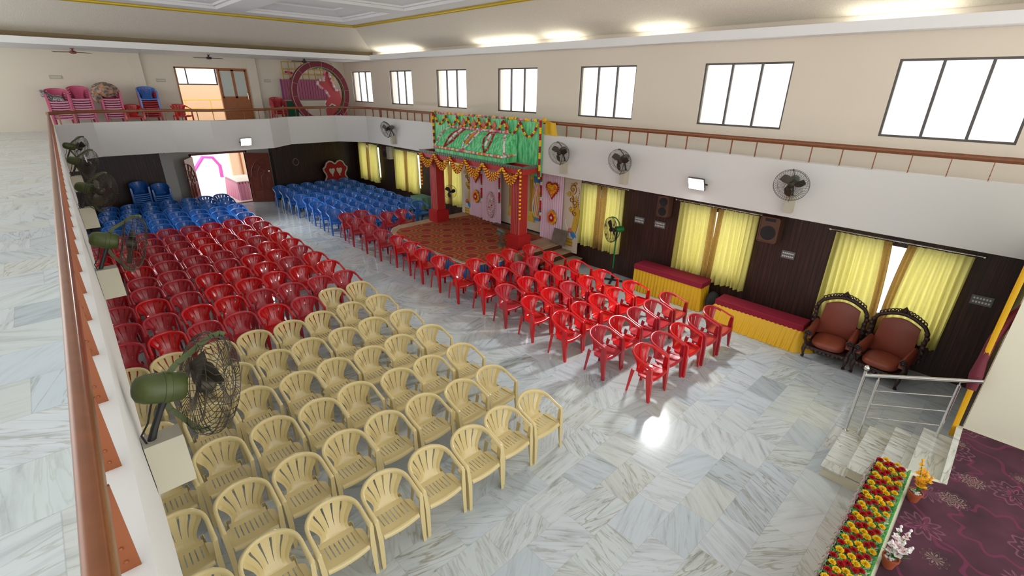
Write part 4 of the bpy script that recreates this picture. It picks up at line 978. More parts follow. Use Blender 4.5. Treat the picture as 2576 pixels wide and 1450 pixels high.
for s in (1, -1):
    s_ = MB()
    pts = [(-.08, 0, s*.07), (-.05, 0, s*.18), (.03, 0, s*.29), (.12, 0, s*.33), (.16, 0, s*.325)]
    for i in range(4): s_.bar(pts[i], pts[i+1], .03, .007, up=(0, 1, 0))
    s_.build('guard_strap', 'green_fan', hd)
t = empty('small_standing_fan', (9.9, 13.55, 0), label='small black pedestal fan half hidden behind the far red pillar', cat='fan')
MB().lathe([(.17, 0), (.17, .02), (.03, .04), (.012, .06), (.012, 1.2)], 16).build('stand', 'iron', t, 40)
c_m = cage_mb(.24, 28, .002); hd = c_m.build('guard', 'wire', t, fix=False); hd.location = (0, 0, 1.3); hd.rotation_euler = (0, 0, math.radians(215))
bl = blades_mb(.2).build('blades', 'iron', t, 40); bl.location = (0, 0, 1.3); bl.rotation_euler = (0, 0, math.radians(215))

t = empty('small_table', (10.12, 15.75, 0), label='small table under a pale green cloth beside the far blue chairs', cat='table')
MB().box(-.26, .26, -.36, .36, .70, .74).build('table_top', 'green_cloth', t)
skirt(MB(), [(.27, .37), (-.27, .37), (-.27, -.37), (.27, -.37)], .30, .74, .03, .22, .05).build('tablecloth_drop', 'green_cloth', t, 60)
for sx in (-1, 1):
    for sy in (-1, 1): MB().box(sx*.2-.02, sx*.2+.02, sy*.3-.02, sy*.3+.02, 0, .7).build('leg', 'iron', t)

# throne sofa
t = empty('wedding_throne', (9.32, 21.5, 0), label='red two seat throne with silver scrolled back and two heart panels', cat='sofa')
def hump(a):
    # back outline, a from 0 to 1 around, in x,z
    pts = [(-.50, .62), (-.52, .74), (-.45, .86), (-.47, .98), (-.55, 1.10), (-.57, 1.22), (-.47, 1.30), (-.44, 1.36), (-.38, 1.47), (-.26, 1.53), (-.13, 1.50), (-.04, 1.42),
           (0, 1.40), (.04, 1.42), (.13, 1.50), (.26, 1.53), (.38, 1.47), (.44, 1.36), (.47, 1.30), (.57, 1.22), (.55, 1.10), (.47, .98), (.45, .86), (.52, .74), (.50, .62)]
    return pts
P_ = hump(0)
MB().prism([(-.50, .35)]+P_+[(.50, .35)], lambda x, z: (x, 0, z), lambda x, z: (x, .08, z)).build('back_panel', 'throne_red', t)
MB().tube([(x*.97, -.015, z-.02) for x, z in P_], .042, 8, flat=.8).ball((-.52, -.02, .66), .05).ball((.52, -.02, .66), .05).build('carved_rim', 'throne_white', t, 60)
for s in (-1, 1):
    hp = [(0, -.18), (-.08, -.08), (-.13, .03), (-.12, .10), (-.06, .13), (0, .09), (.06, .13), (.12, .10), (.13, .03), (.08, -.08)]
    MB().prism(hp, lambda x, z: (x+s*.17, -.03, z+1.07), lambda x, z: (x+s*.17, 0, z+1.07)).ball((s*.17, -.02, .87), .035).build('heart_panel', 'throne_white', t)
MB().box(-.58, .58, -.55, 0, .12, .48).build('seat', 'throne_red', t)
for s in (-1, 1):
    MB().tube([(s*.56, -.02, .62), (s*.60, -.3, .60), (s*.62, -.52, .56)], .05, 8).box(s*.60-.04, s*.60+.04, -.55, -.02, .12, .58).build('armrest', 'throne_red', t, 50)
    for y in (-.5, -.04): MB().tube([(s*.52, y, 0), (s*.54, y, .13)], [.025, .04], 8).build('leg', 'throne_white', t, 50)
# low black table at the back of the hall, under the first stack
t = empty('low_table', (1.0, 21.3, 0), label='dark low table against the rear panelling beside the blue stacks', cat='table')
MB().box(-.65, .65, -.35, .3, .42, .46).build('table_top', 'black', t)
for sx in (-.6, .6):
    for sy in (-.3, .25): MB().box(sx-.02, sx+.02, sy-.02, sy+.02, 0, .42).build('leg', 'black', t)
tag(MB().tube([(.12*math.cos(a)*(1-.35*max(0, math.sin(a))), 0, .15*math.sin(a)) for a in [i*PI/8 for i in range(16)]], .008, 4, closed=True).build('wire_loop', 'silver'), 'pale wire loop hanging on the dark rear panelling', 'ornament')
bpy.data.objects['wire_loop'].location = (7.78, 21.93, 1.55)

# ================================================================== THE CARPETED STAGE AND ITS CANOPY
SZ = .52
poly = [(10.42, 8.72), (8.2, 8.72), (7.85, 8.66), (7.3, 8.80), (6.98, 9.15), (6.93, 10.2), (6.95, 11.6), (7.02, 12.75), (7.30, 13.15), (7.7, 13.38), (8.8, 13.42), (10.42, 13.42)]
t = empty('stage_platform', (0, 0, 0), label='low stage with red and gold carpet and bright blue pleated skirt', cat='stage')
MB().prism(poly, lambda x, y: (x, y, 0), lambda x, y: (x, y, SZ)).build('platform', 'mat_stain', t)
cp = [(10.2, 9.35), (8.95, 9.35), (8.75, 8.95), (7.9, 8.82), (7.35, 8.92), (7.08, 9.25), (7.03, 10.2), (7.05, 11.6), (7.13, 12.65), (7.45, 12.95), (9.0, 13.0), (10.2, 12.9)]
MB().prism(cp, lambda x, y: (x, y, SZ), lambda x, y: (x, y, SZ+.012)).build('carpet', 'carpet_red', t)
ed = poly[1:10]; ce = [(x, y) for x, y in ed]
skirt(MB(), ce[::-1], .01, SZ-.02, .014, .075, .012).build('stage_skirt', 'blue_cloth', t, 60)
MB().tube([(x-.008 if 8.75 < y else x, y-.008 if y < 8.9 else y, SZ-.005) for x, y in ed], .016, 6).build('cloth_edge', 'board', t, 60)
t = empty('stage_steps', (9.72, 8.4, 0), label='three patterned wooden steps leading up to the carpeted stage', cat='steps')
for k_, (ya, yb, z) in enumerate(((-.37, -.08, .175), (-.08, .27, .345), (.27, .31, .5))):
    MB().box(-.72, .70, ya, .32, 0, z-.03).build('step_body', 'plank', t)
    MB().box(-.74, .71, ya-.02, yb, z-.03, z).build('step_mat', 'mat_stain', t)

t = empty('wedding_canopy', (0, 0, 0), label='red pillared stage canopy with green feathered vault hung with flowers', cat='canopy')
def pillar(cx, cy):
    p = MB().box(cx-.24, cx+.24, cy-.23, cy+.23, SZ+.012, .90).loft([[(cx-.24, cy-.23, .90), (cx+.24, cy-.23, .90), (cx+.24, cy+.23, .90), (cx-.24, cy+.23, .90)], [(cx-.17, cy-.165, .93), (cx+.17, cy-.165, .93), (cx+.17, cy+.165, .93), (cx-.17, cy+.165, .93)]]).build('pillar_base', 'pillar_red', t)
    MB().box(cx-.165, cx+.165, cy-.16, cy+.16, .93, 2.62).build('pillar_shaft', 'dots', t)
    b_ = MB()
    for o_ in (-.15, -.06, 0, .06, .15):
        b_.box(cx-.168, cx-.164, cy+o_-.003, cy+o_+.003, .95, 2.62); b_.box(cx+o_-.003, cx+o_+.003, cy-.164, cy-.16, .95, 2.62) if abs(o_) > .1 else None
    b_.build('beading', 'bead', t)
pillar(8.98, 13.0); pillar(8.98, 9.17)
bx0, bx1, by0, by1, bz0, bz1 = 8.72, 9.27, 8.82, 13.53, 2.60, 2.78
mb = MB().box(bx0, bx0+.05, by0, by1, bz0, bz1).box(bx1-.05, bx1, by0, by1, bz0, bz1).box(bx0+.05, bx1-.05, by0, by0+.05, bz0, bz1).box(bx0+.05, bx1-.05, by1-.05, by1, bz0, bz1).box(bx0+.05, bx1-.05, by0+.05, by1-.05, bz0+.02, bz0+.05)
mb.build('beam', 'dots', t)
mb = MB().box(bx0-.02, bx0+.06, by0-.02, by1+.02, bz1, bz1+.018).box(bx1-.06, bx1+.02, by0-.02, by1+.02, bz1, bz1+.018).box(bx0, bx1, by0-.02, by0+.06, bz1, bz1+.018).box(bx0, bx1, by1-.06, by1+.02, bz1, bz1+.018)
mb.build('silver_trim', 'silver', t); mb = MB(); n = 46
for q in range(n):
    y = by0+(by1-by0)*(q+.5)/n; mb.lathe([(.001, 0), (.046, 0), (.046, .012), (.001, .012)], 10, (bx0-.016, y, bz1-.005), (-1, 0, 0))
for q in range(6):
    x = bx0+(bx1-bx0)*(q+.5)/6; mb.lathe([(.001, 0), (.046, 0), (.046, .012), (.001, .012)], 10, (x, by0-.012, bz1-.005), (0, -1, 0))
mb.build('scalloped_edge', 'scallop', t)
prof = [(8.80, 2.79), (8.80, 2.90), (8.74, 2.93), (8.74, 2.985), (8.82, 3.0), (8.87, 3.12), (8.92, 3.26), (9.0, 3.40), (9.12, 3.50), (9.28, 3.535)]
def vault_end(yc, s):
    out = []
    for x, z in prof:
        ins = 0 if z <= 2.985 else .02+.28*((z-2.985)/.55)**1.6
        out.append((x, yc+s*ins, z))
    return out
va = vault_end(9.62, 1); vb = vault_end(12.78, -1); K = len(prof); va2 = [(9.3, 9.62, p[2]) for p in va]; vb2 = [(9.3, 12.78, p[2]) for p in vb]
mb = MB(); steps_ = 12
secs = [[tuple(a[i]+(b[i]-a[i])*q/steps_ for i in range(3)) for a, b in zip(va, vb)] for q in range(steps_+1)]
mb.add([p for s in secs for p in s], [(i*K+j, i*K+j+1, (i+1)*K+j+1, (i+1)*K+j) for i in range(steps_) for j in range(K-1)])
mb.add(va+va2, [(i, i+1, K+i+1, K+i) for i in range(K-1)]).add(vb+vb2, [(i, i+1, K+i+1, K+i) for i in range(K-1)])
mb.build('green_vault', 'green_tile', t, 50)
# backdrop cloth on the balcony front
MB().box(9.33, 9.385, 8.76, 13.55, 2.50, 3.90).build('green_backdrop', 'green_tile', t)
for y in (11.98, 11.48, 11.04, 10.57, 10.06):
    MB().prism([(-.09, 0), (-.05, .07), (-.09, .13), (-.04, .19), (0, .26), (.04, .19), (.09, .13), (.05, .07), (.09, 0)], lambda a, b, y=y: (9.30, y+a, 3.56+b), lambda a, b, y=y: (9.33, y+a, 3.56+b)).build('pot_finial', 'kalash', t)
def flowers(pts, r, mats, parent=None, name='flower_string', jit=.0, pattern=None, sq=1):
    mb = MB()
    for i, p in enumerate(pts):
        mi = pattern(i) if pattern else rnd.randrange(len(mats))
        mb.ball((p[0]+rnd.uniform(-jit, jit), p[1]+rnd.uniform(-jit, jit), p[2]+rnd.uniform(-jit, jit)), r*rnd.uniform(.88, 1.1), 6, 4, mi)
    return mb.build(name, mats, parent, 60)
def along(P, step):
    P = [Vector(p) for p in P]; out = []; rem = 0
    for a, b in zip(P, P[1:]):
        Ls = (b-a).length
        while rem < Ls: out.append(a+(b-a)*rem/Ls); rem += step
        rem -= Ls
    return out
MIX = ['fl_white', 'fl_pink', 'fl_lpink', 'fl_or']
flowers(along([(8.725, 9.62, 2.97), (8.725, 12.78, 2.97)], .062), .036, MIX, t, 'flower_border', .004)
flowers(along([(8.725, 9.60, 2.97), (9.25, 9.60, 2.99)], .062), .036, MIX, t, 'flower_border', .004)
flowers(along([p for p in va[4:]], .055), .034, ['fl_white', 'fl_pink', 'fl_lpink'], t, 'flower_border', .004)
flowers(along([(p[0]-.01, p[1], p[2]) for p in vb[4:]], .055), .030, ['fl_white', 'fl_pink'], t, 'flower_border', .004)
flowers(along([(9.20, 9.9, 3.55), (9.20, 12.5, 3.55)], .058), .036, ['fl_white', 'fl_pink', 'fl_lpink'], t, 'flower_border', .006)
def on_vault(y, k):      # k 0 bottom .. 1 top
    f_ = k*(K-5); i = min(K-6, int(f_)); a, b = prof[4+i], prof[5+i]; u = f_-i
    return Vector((a[0]+(b[0]-a[0])*u-.02, y, a[1]+(b[1]-a[1])*u))
for y0_, y1_, oc, ic in ((12.30, 11.66, 'fl_dred', 'fl_white'), (11.42, 10.98, 'fl_white', 'fl_or'), (10.43, 10.43, 'fl_dred', 'fl_white')):
    P1 = []; P2 = []; wd = .16
    for q in range(11): k_ = q/10; yy = y0_+(y1_-y0_)*k_; P1.append(on_vault(yy+wd*math.sin(PI*k_), k_)); P2.append(on_vault(yy-wd*math.sin(PI*k_), k_))
    flowers(along(P1, .05)+along(P2, .05), .028, [oc, 'fl_pink'], t, 'leaf_outline', .003, pattern=lambda i: 1 if i % 5 == 0 else 0)
    flowers(along([on_vault(y0_+(y1_-y0_)*q/10, q/10) for q in range(3, 9)], .05), .042, [ic, 'fl_pink'], t, 'leaf_centre', .01, pattern=lambda i: 1 if i % 4 == 3 else 0)
flowers(along([(9.32, 8.78, 3.905), (9.32, 13.5, 3.905)], .055), .036, ['fl_yel', 'fl_lpink', 'fl_pink', 'leaf'], t, 'top_flower_border', .012)
# garlands: each one a thing
RY = ['fl_dred', 'fl_yel']
def cat_pts(x, ya, za, yb, zb_, zl, n=20):
    out = []
    for i in range(n+1):
        u = i/n; zz = za+(zb_-za)*u; s = 4*(u-.5)**2; out.append((x, ya+(yb-ya)*u, zl+(zz-zl)*s))
    return out
def garland(name, lines, r, step, run, label, grp):
    pts = []; 
    for l in lines: pts.append(along(l, step))
    mb = MB(); 
    for q, l in enumerate(pts):
        for i, p in enumerate(l): mb.ball(p, r, 6, 4, ((i+q)//run) % 2)
    o = mb.build(name, RY, None, 60); tag(o, label, 'garland', grp); return o
PK = [(13.42, 2.70), (12.64, 2.75), (11.85, 2.75), (11.12, 2.74), (10.33, 2.74), (9.52, 2.72), (8.86, 2.74)]
for i in range(6):
    (ya, za), (yb, zb_) = PK[i], PK[i+1]; ls = []
    for q in range(4): ls.append(cat_pts(8.665-.02*(q % 2), ya+.00-q*.015, za-.02*q, yb+q*.015, zb_-.02*q, 2.52-.065*q))
    garland('marigold_garland', ls, .030, .042, 1, 'red and yellow marigold swag on the canopy beam, %s bay from the far pillar' % ORD[i+1], 'marigold swags along the canopy beam')
garland('marigold_string', [[(8.66, 13.40, 2.66), (8.66, 13.40, 1.72)]], .036, .055, 1, 'hanging red and yellow marigold string at the far end of the canopy', None)
garland('marigold_string', [[(8.66, 8.82, 2.72), (8.66, 8.82, 1.45)]], .034, .05, 1, 'hanging yellow and red marigold string down the near red pillar', None)
BK = [(13.42, 12.88), (12.82, 12.26), (12.24, 11.74), (11.72, 11.24), (11.22, 10.80), (10.78, 10.20), (10.16, 9.54), (9.50, 8.86)]
for i, (a, b) in enumerate(BK):
    garland('marigold_garland', [cat_pts(9.28, a, 3.83, b, 3.83, 3.58-.012*i, 16)], .033, .05, 2, 'single marigold swag on the green backdrop, %s from the far edge' % ORD[i+1], 'marigold swags on the green backdrop')
garland('marigold_string', [[(9.29, 13.52, 3.88), (9.29, 13.52, 2.82)]], .036, .052, 2, 'vertical marigold string down the far edge of the green backdrop', None)
garland('marigold_string', [[(9.29, 8.77, 3.88), (9.29, 8.77, 2.45)]], .036, .052, 3, 'vertical marigold string down the near edge of the green backdrop', None)
for y, s, wh in ((13.72, 1, 'far'), (8.55, -1, 'near')):
    mb = MB().surf(lambda u, v: (9.44+.02*math.sin(8*u), y-s*.20+s*u*.42*(1-v*.2), 3.56+.33*v-(.22*u*(1-v))*0+.02*math.sin(5*u)), 10, 4).ball((9.4, y-s*.2, 3.92), .07)
    tag(mb.build('yellow_scarf', 'yellow_cloth', None, 60), 'yellow cloth tied to the railing at the %s edge of the green backdrop' % wh, 'cloth')

# ------------------------------------------------------------------ painted panels and drapes behind the stage
XB = 10.28
def painted_banner(yc, wd, z0, z1, s, label):
    """cream board with a gold scroll, a bird with blue tail and a wooden tub; s=+1/-1 mirrors it"""
    t = empty('painted_banner', (XB, yc, 0), label=label, cat='banner', group='painted bird banners beside the pink drapes')
    MB().box(0, .015, -wd/2, wd/2, z0, z1).build('board', 'board', t)
    X = -.003; H_ = 1.45/1.9; zb_ = z0+.12*(z1-z0) if z0 < .5 else .62
    k = (2.38-zb_)/1.75
    Y = lambda a: s*a*wd/.62; Z = lambda b: zb_+b*k
    g_ = MB(); o_ = MB()
    def sp(cx, cz, r0, turns, a0, dr=1, w_=.022, n=26):
        return [(X, Y(cx+(r0*(1-i/n*.85))*math.cos(a0+dr*turns*2*PI*i/n)), Z(cz+(r0*(1-i/n*.85))*math.sin(a0+dr*turns*2*PI*i/n))) for i in range(n+1)]
    main = [(X, Y(.10+.10*math.sin(b*2.6+.5)), Z(b)) for b in [.45+.08*i for i in range(16)]]
    curls = [sp(.05, 1.50, .14, 1.4, -1.2), sp(.02, 1.22, .10, 1.3, 1.5, -1), sp(.14, 1.12, .11, 1.3, -2), sp(.0, .95, .07, 1.2, .6, -1), sp(.16, .86, .09, 1.2, 2.2), sp(.12, 1.62, .07, 1.1, .4), sp(-.10, 1.36, .06, 1.1, 3)]
    for l in curls+[main]:
        o_.tube([(p[0]+.002, p[1], p[2]) for p in l], .034, 6, flat=.3); g_.tube(l, .023, 6, flat=.5)
    for i in range(5):
        l = [(X, Y(.20-.05*i*.6+.10*math.sin(b)), Z(.30+i*.02+.34*b*(1+.1*i))) for b in [q*.25 for q in range(9)]]
        o_.tube([(p[0]+.002, p[1], p[2]) for p in l], .028, 6, flat=.3); g_.tube(l, .019, 6, flat=.5)
    for i in range(24): o_.ball((X+.002, Y(.255+.02*math.sin(i)), Z(.45+i*.048)), .014, 6, 4)
    o_.build('scroll_outline', 'brown_art', t, 60); g_.build('gold_scroll', 'gold_art', t, 60)
    MB().tube([(X, Y(-.17), Z(.62)), (X, Y(-.20), Z(.56)), (X, Y(-.15), Z(.48)), (X, Y(-.10), Z(.38)), (X, Y(-.02), Z(.30)), (X, Y(.02), Z(.20))], [.016, .02, .02, .024, .045, .03], 8, flat=.3).build('white_neck', 'white_art', t, 60)
    MB().prism([(.02, .28), (.12, .34), (.24, .26), (.25, .17), (.19, .19), (.15, .12), (.10, .18), (.06, .2)], lambda a, b: (X-.002, Y(a), Z(b)), lambda a, b: (X+.004, Y(a), Z(b))).build('blue_tail', 'blue_art', t)
    MB().ball((X, Y(.02), Z(.36)), .07, 12, 8).build('red_wing', 'kalash', t, 60)
    tb = MB().prism([(-.12, 0), (.12, 0), (.14, .10), (.10, .19), (-.11, .19), (-.13, .10)], lambda a, b: (X-.004, Y(a), Z(b-.08)), lambda a, b: (X+.004, Y(a), Z(b-.08))); tb.build('tub', 'gold_art', t)
    b2 = MB()
    for z in (0, .10, .19): b2.bar((X-.006, Y(-.13), Z(z-.08)), (X-.006, Y(.13), Z(z-.08)), .006, .012)
    b2.build('tub_bands', 'brown_art', t)
painted_banner(13.12, .58, .53, 2.55, -1, 'cream banner with gold scrolls and a white necked bird, beside the far pink drape')
painted_banner(8.42, .60, .30, 2.58, -1, 'cream banner with gold scrolls and a white necked bird, its foot below the stage edge')
def drape(y0, y1, z0, z1, x, label, amp=.020, wl=.075):
    def fn(u, v):
        y = y0+(y1-y0)*u; return (x+amp*math.sin(2*PI*(y-y0)/wl)*(.45+.55*(1-v))+.015*math.sin(11*u+v), y, z0+(z1-z0)*v+(.012*math.sin(30*u) if v == 0 else 0))
    return tag(MB().surf(fn, int(abs(y1-y0)/wl*7), 8).build('pink_drape', 'pink_cloth', None, 60), label, 'drape')
drape(12.08, 12.84, .55, 2.56, 10.22, 'pale pink drape with an orange flower drop, next to the far banner')
drape(11.15, 12.06, .56, 2.56, 10.10, 'pink drape with a long oval flower wreath, behind the stage')
drape(8.68, 9.50, .40, 2.58, 10.22, 'pale pink drape with an orange heart, next to the near banner')
MB_ = MB().box(10.33, 10.36, 8.5, 13.0, .60, 2.58)
t = empty('painted_backcloth', (0, 0, 0), label='painted cloth with golden columns, blue ground and robed shapes between the pink drapes', cat='backdrop')
MB_.build('cloth', 'board', t)
MB().box(10.285, 10.30, 9.52, 9.92, .95, 2.58).build('blue_ground', 'blue_art', t)
for y in (9.98, 10.88):
    c = MB().box(10.27, 10.30, y-.08, y+.08, .95, 2.55).box(10.265, 10.30, y-.12, y+.12, .88, 1.02).box(10.265, 10.30, y-.11, y+.11, 1.15, 1.20)
    for q in range(6): c.ball((10.27, y+.04*math.sin(q*2), 2.2+q*.06), .05, 8, 5)
    c.build('golden_column', 'gold_art', t)
    b2 = MB()
    for q in (-.04, 0, .04): b2.box(10.262, 10.268, y+q-.005, y+q+.005, 1.2, 2.2)
    b2.build('column_lines', 'brown_art', t)
rob = MB()
rob.prism([(-.17, 0), (.17, 0), (.14, .35), (.19, .7), (.10, 1.05), (-.08, 1.05), (-.16, .7), (-.12, .3)], lambda a, b: (10.262, 9.70+a, 1.05+b), lambda a, b: (10.285, 9.70+a, 1.05+b)); rob.build('robe', 'yellow_cloth', t)
st_ = MB()
for i in range(7): st_.tube([(10.258, 9.70-.14+.05*i+.05*math.sin(q*.6+i), 1.1+q*.09) for q in range(12)], .014, 5, flat=.4)
st_.build('robe_folds', 'white_art', t, 60)
s2 = MB()
for i in range(4): s2.tube([(10.254, 9.60+.06*i+.06*math.cos(q*.5+i), 1.12+q*.085) for q in range(12)], .010, 5, flat=.4)
s2.build('pink_sash', 'fl_pink', t, 60)
RW = ['fl_red', 'leaf', 'fl_white']
def strand(y, z0, z1, x, label):
    pts = along([(x, y, z1), (x, y, z0)], .05)
    o = flowers(pts, .036, RW, None, 'flower_string', .003, pattern=lambda i: 1 if i % 9 == 6 else 2 if i % 9 in (7, 8) else 0); tag(o, label, 'garland', 'red and white strings before the backcloth'); 
strand(12.06, 1.18, 2.5, 10.06, 'red and white flower string between the two far pink drapes')
strand(11.17, 1.30, 2.5, 10.04, 'red and white flower string at the inner edge of the oval wreath drape')
strand(10.16, 1.22, 2.5, 10.22, 'pink and white flower string left of the golden column by the near pillar')
strand(9.50, 1.05, 2.5, 10.18, 'thick red flower string at the inner edge of the heart drape')
def shape_wreath(y, z, x, kind, w_, h_, label, grp):
    mb = MB(); mats = ['fl_or', 'fl_red', 'fl_yel', 'leaf', 'fl_white', 'fl_lpink']
    n = 30
    for ring, sc in enumerate((1, .80, .58, .36, .14)):
        m_ = max(3, int(n*sc))
        for i in range(m_):
            a = 2*PI*i/m_
            if kind == 'heart': u, v = .0625*16*math.sin(a)**3, (13*math.cos(a)-5*math.cos(2*a)-2*math.cos(3*a)-math.cos(4*a))/15.5+.05; u *= 1
            elif kind == 'oval': u, v = math.cos(a)*(1-.25*abs(math.sin(a))), math.sin(a)
            else: u, v = math.cos(a)*(1-.35*max(0, math.sin(a))), math.sin(a)+.05
            if kind == 'heart': mi = 1 if ring == 0 else rnd.choice([0, 0, 2])
            elif kind == 'oval': mi = 5 if ring == 0 else rnd.choice([4, 5]) if ring == 1 else rnd.choice([1, 5]) if ring == 3 else 4
            else: mi = rnd.choice([0, 2, 0]) if ring < 2 else (1 if ring < 4 else 4)
            mb.ball((x-.02-.02*(1-sc), y+u*w_/2*sc, z+v*h_/2*sc), .030 if kind != 'oval' else .026, 6, 4, mi)
            if ring == 0: mb.bar((x, y+u*w_/2, z+v*h_/2), (x-.01, y+u*(w_/2+.05), z+v*(h_/2+.04)), .025, .004, 3)
    tag(mb.build('flower_wreath', mats, None, 60), label, 'wreath', grp)
shape_wreath(9.02, 2.02, 10.15, 'heart', .44, .46, 'orange heart of flowers with red rim on the near pink drape', None)
shape_wreath(8.99, 1.22, 10.15, 'drop', .30, .36, 'orange drop shaped flower wreath below the heart', None)
shape_wreath(12.44, 2.0, 10.15, 'heart', .44, .46, 'orange heart of flowers half behind the beam swags, on the far drape', None)
shape_wreath(12.44, 1.27, 10.15, 'drop', .30, .36, 'orange drop shaped flower wreath on the far pink drape', None)
shape_wreath(11.55, 1.16, 10.02, 'oval', .40, .78, 'tall oval wreath of pink and white flowers', None)
tag(MB().box(9.95, 10.24, 10.1, 11.4, SZ+.012, SZ+.07).build('wooden_plank', 'plank'), 'low dark wooden plank lying on the stage before the backcloth', 'plank')
o = tag(MB().box(-.012, .012, -.26, .26, 0, .44).build('worn_board', 'worn_board'), 'worn square board leaning against the near painted banner', 'board'); o.location = (10.02, 8.62, SZ+.0); o.rotation_euler = (0, .28, 0)
t = empty('small_stand', (8.72, 9.62, SZ+.012), label='small grey metal stand beside the near red pillar', cat='stand')
MB().box(-.02, .02, -.02, .02, 0, .34).box(-.10, .10, -.10, .10, 0, .015).build('post', 'grey_motor', t); MB().box(-.14, .06, -.05, .05, .34, .40).tube([(.0, .12, .44), (.0, -.12, .40)], .05, 8).build('head', 'grey_motor', t, 50)

# ================================================================== THINGS STORED ON THE REAR BALCONY
t = empty('maroon_ring', (8.66, 20.45, ZF), label='giant maroon cloth covered ring standing on the rear balcony', cat='decoration')
R1 = 1.17; zc = R1-.0
mb = MB(); n = 48
for (r0, r1, x0, x1) in ((1.17, .95, -.12, .12),):
    vs = []
    for i in range(n):
        a = 2*PI*i/n; c_1, s_1 = math.cos(a), math.sin(a)
        vs += [(r0*c_1, x0, zc+r0*s_1), (r0*c_1, x1, zc+r0*s_1), (r1*c_1, x1, zc+r1*s_1), (r1*c_1, x0, zc+r1*s_1)]
    mb.add(vs, [(i*4+j, i*4+(j+1) % 4, ((i+1) % n)*4+(j+1) % 4, ((i+1) % n)*4+j) for i in range(n) for j in range(4)])
mb.build('ring_body', 'ring', t, 40)
mb = MB()
for i in range(14): a = 2*PI*i/14+.1; mb.bar((.955*math.cos(a), -.125, zc+.955*math.sin(a)), (1.17*math.cos(a), -.125, zc+1.17*math.sin(a)), .005, .006, up=(0, 1, 0))
mb.tube([(1.172*math.cos(2*PI*i/48), -.12, zc+1.172*math.sin(2*PI*i/48)) for i in range(48)], .01, 4, closed=True).tube([(.96*math.cos(2*PI*i/48), -.12, zc+.96*math.sin(2*PI*i/48)) for i in range(48)], .008, 4, closed=True).build('silver_piping', 'silver', t)
mb = MB()
for i in range(60): a = -.9+2.9*i/60; mb.ball((.94*math.cos(a)+rnd.uniform(-.02, .02), -.06, zc+.94*math.sin(a)+rnd.uniform(-.02, .02)), .03, 5, 3)
mb.build('leaf_garland', 'leaf', t)
for x in (-.75, .75): MB().tube([(x*.9, -.13, .35), (x*.9, -.3, 0)], .015).box(x*.9-.06, x*.9+.06, -.34, -.26, 0, .03).build('foot', 'steel', t)
t = empty('leaning_pink_board', (8.72, 21.72, ZF), label='pink slatted board leaning on the wall behind the maroon ring', cat='board')
o = MB().box(-1.1, 1.06, 0, .02, .9, 1.66).build('board', 'pink_board', t); mb = MB()
for i in range(20): x = -1.08+i*.112; mb.box(x, x+.012, -.006, 0, .9, 1.66)
mb.build('slat_lines', 'ring', t)
MB().box(-1.12, -1.09, -.01, .03, .9, 1.68).build('edge', 'purple_cloth', t)
MB().box(-1.0, 1.06, -.06, .26, .0, .86).build('white_plinth', 'cream_wall2', t)
t = empty('gold_lattice', (8.87, 21.9, ZF), label='golden lattice panel with flower knots high behind the maroon ring', cat='panel')
mb = MB()
for i in range(9): x = -1.05+i*.262; mb.bar((x, 0, 1.62), (x, 0, 2.34), .03, .02)
for z in (1.66, 1.86, 2.06, 2.32): mb.bar((-1.06, 0, z), (1.06, 0, z), .02, .03)
mb.build('bars', 'lattice', t)
mb = MB()
for i in range(9):
    for z in (1.86, 2.06): mb.ball((-1.05+i*.262, -.02, z), .045, 8, 5)
mb.build('knots', 'gold_art', t, 60)
t = empty('coral_flower_arch', (9.35, 21.0, ZF), label='coral cut out panel edged with pink and white roses, inside the ring', cat='decoration')
pl = [(-.25, .0), (-.30, .55), (-.28, .88), (-.12, 1.05), (-.28, 1.30), (-.48, 1.42), (-.56, 1.55), (-.46, 1.68), (-.28, 1.64), (-.22, 1.80), (-.20, 2.0), (-.10, 2.08), (-.02, 2.0), (.02, 1.75), (.12, 1.45), (.22, 1.25), (.36, 1.30), (.42, .9), (.55, .7), (.75, .95), (.62, .6), (.62, 0)]
MB().prism(pl, lambda a, b: (a, 0, b), lambda a, b: (a, .05, b)).build('panel', 'coral', t)
flowers(along([(a, -.03, b) for a, b in pl[3:17]], .08), .055, ['fl_lpink', 'fl_white', 'fl_lpink', 'fl_pink'], t, 'rose_edging', .01)
MB().tube([(-.28, -.03, .88), (-.36, -.03, .75), (-.30, -.03, .55)], .03).tube([(-.2, -.03, .62), (-.05, -.03, .74), (.1, -.03, .66)], .03).tube([(.55, -.03, .7), (.75, -.03, .93), (.66, -.03, 1.0)], .03).build('white_trim', 'fl_white', t, 60)
t = tag(flowers(along([(7.92, 21.8, ZF+1.95), (8.1, 21.8, ZF+1.92), (8.2, 21.8, ZF+1.8), (8.05, 21.8, ZF+1.66)], .05), .045, ['fl_lpink', 'fl_pink', 'fl_dred'], None, 'rose_bunch', .02), 'bunch of pink roses hooked on the golden lattice', 'flowers')
t = tag(MB().box(7.46, 8.0, 21.3, 21.36, ZF, ZF+.86).build('hedge_panel', 'grass_mat'), 'dark green artificial hedge panel between short red stack and ring', 'panel')
t = tag(MB().surf(lambda u, v: (.30+.50*u, 21.0+.25*v-.1, 4.40-.22*u+.03*math.sin(9*u)+.05*math.sin(5*v)-.10*v), 14, 6).surf(lambda u, v: (.30+.50*u, 21.0+.25*v-.1, 4.36-.22*u+.03*math.sin(9*u)+.05*math.sin(5*v)-.10*v), 14, 6).build('striped_sheet', 'stripe', None, 60), 'folded black and white striped sheet on the first pink stack', 'cloth')
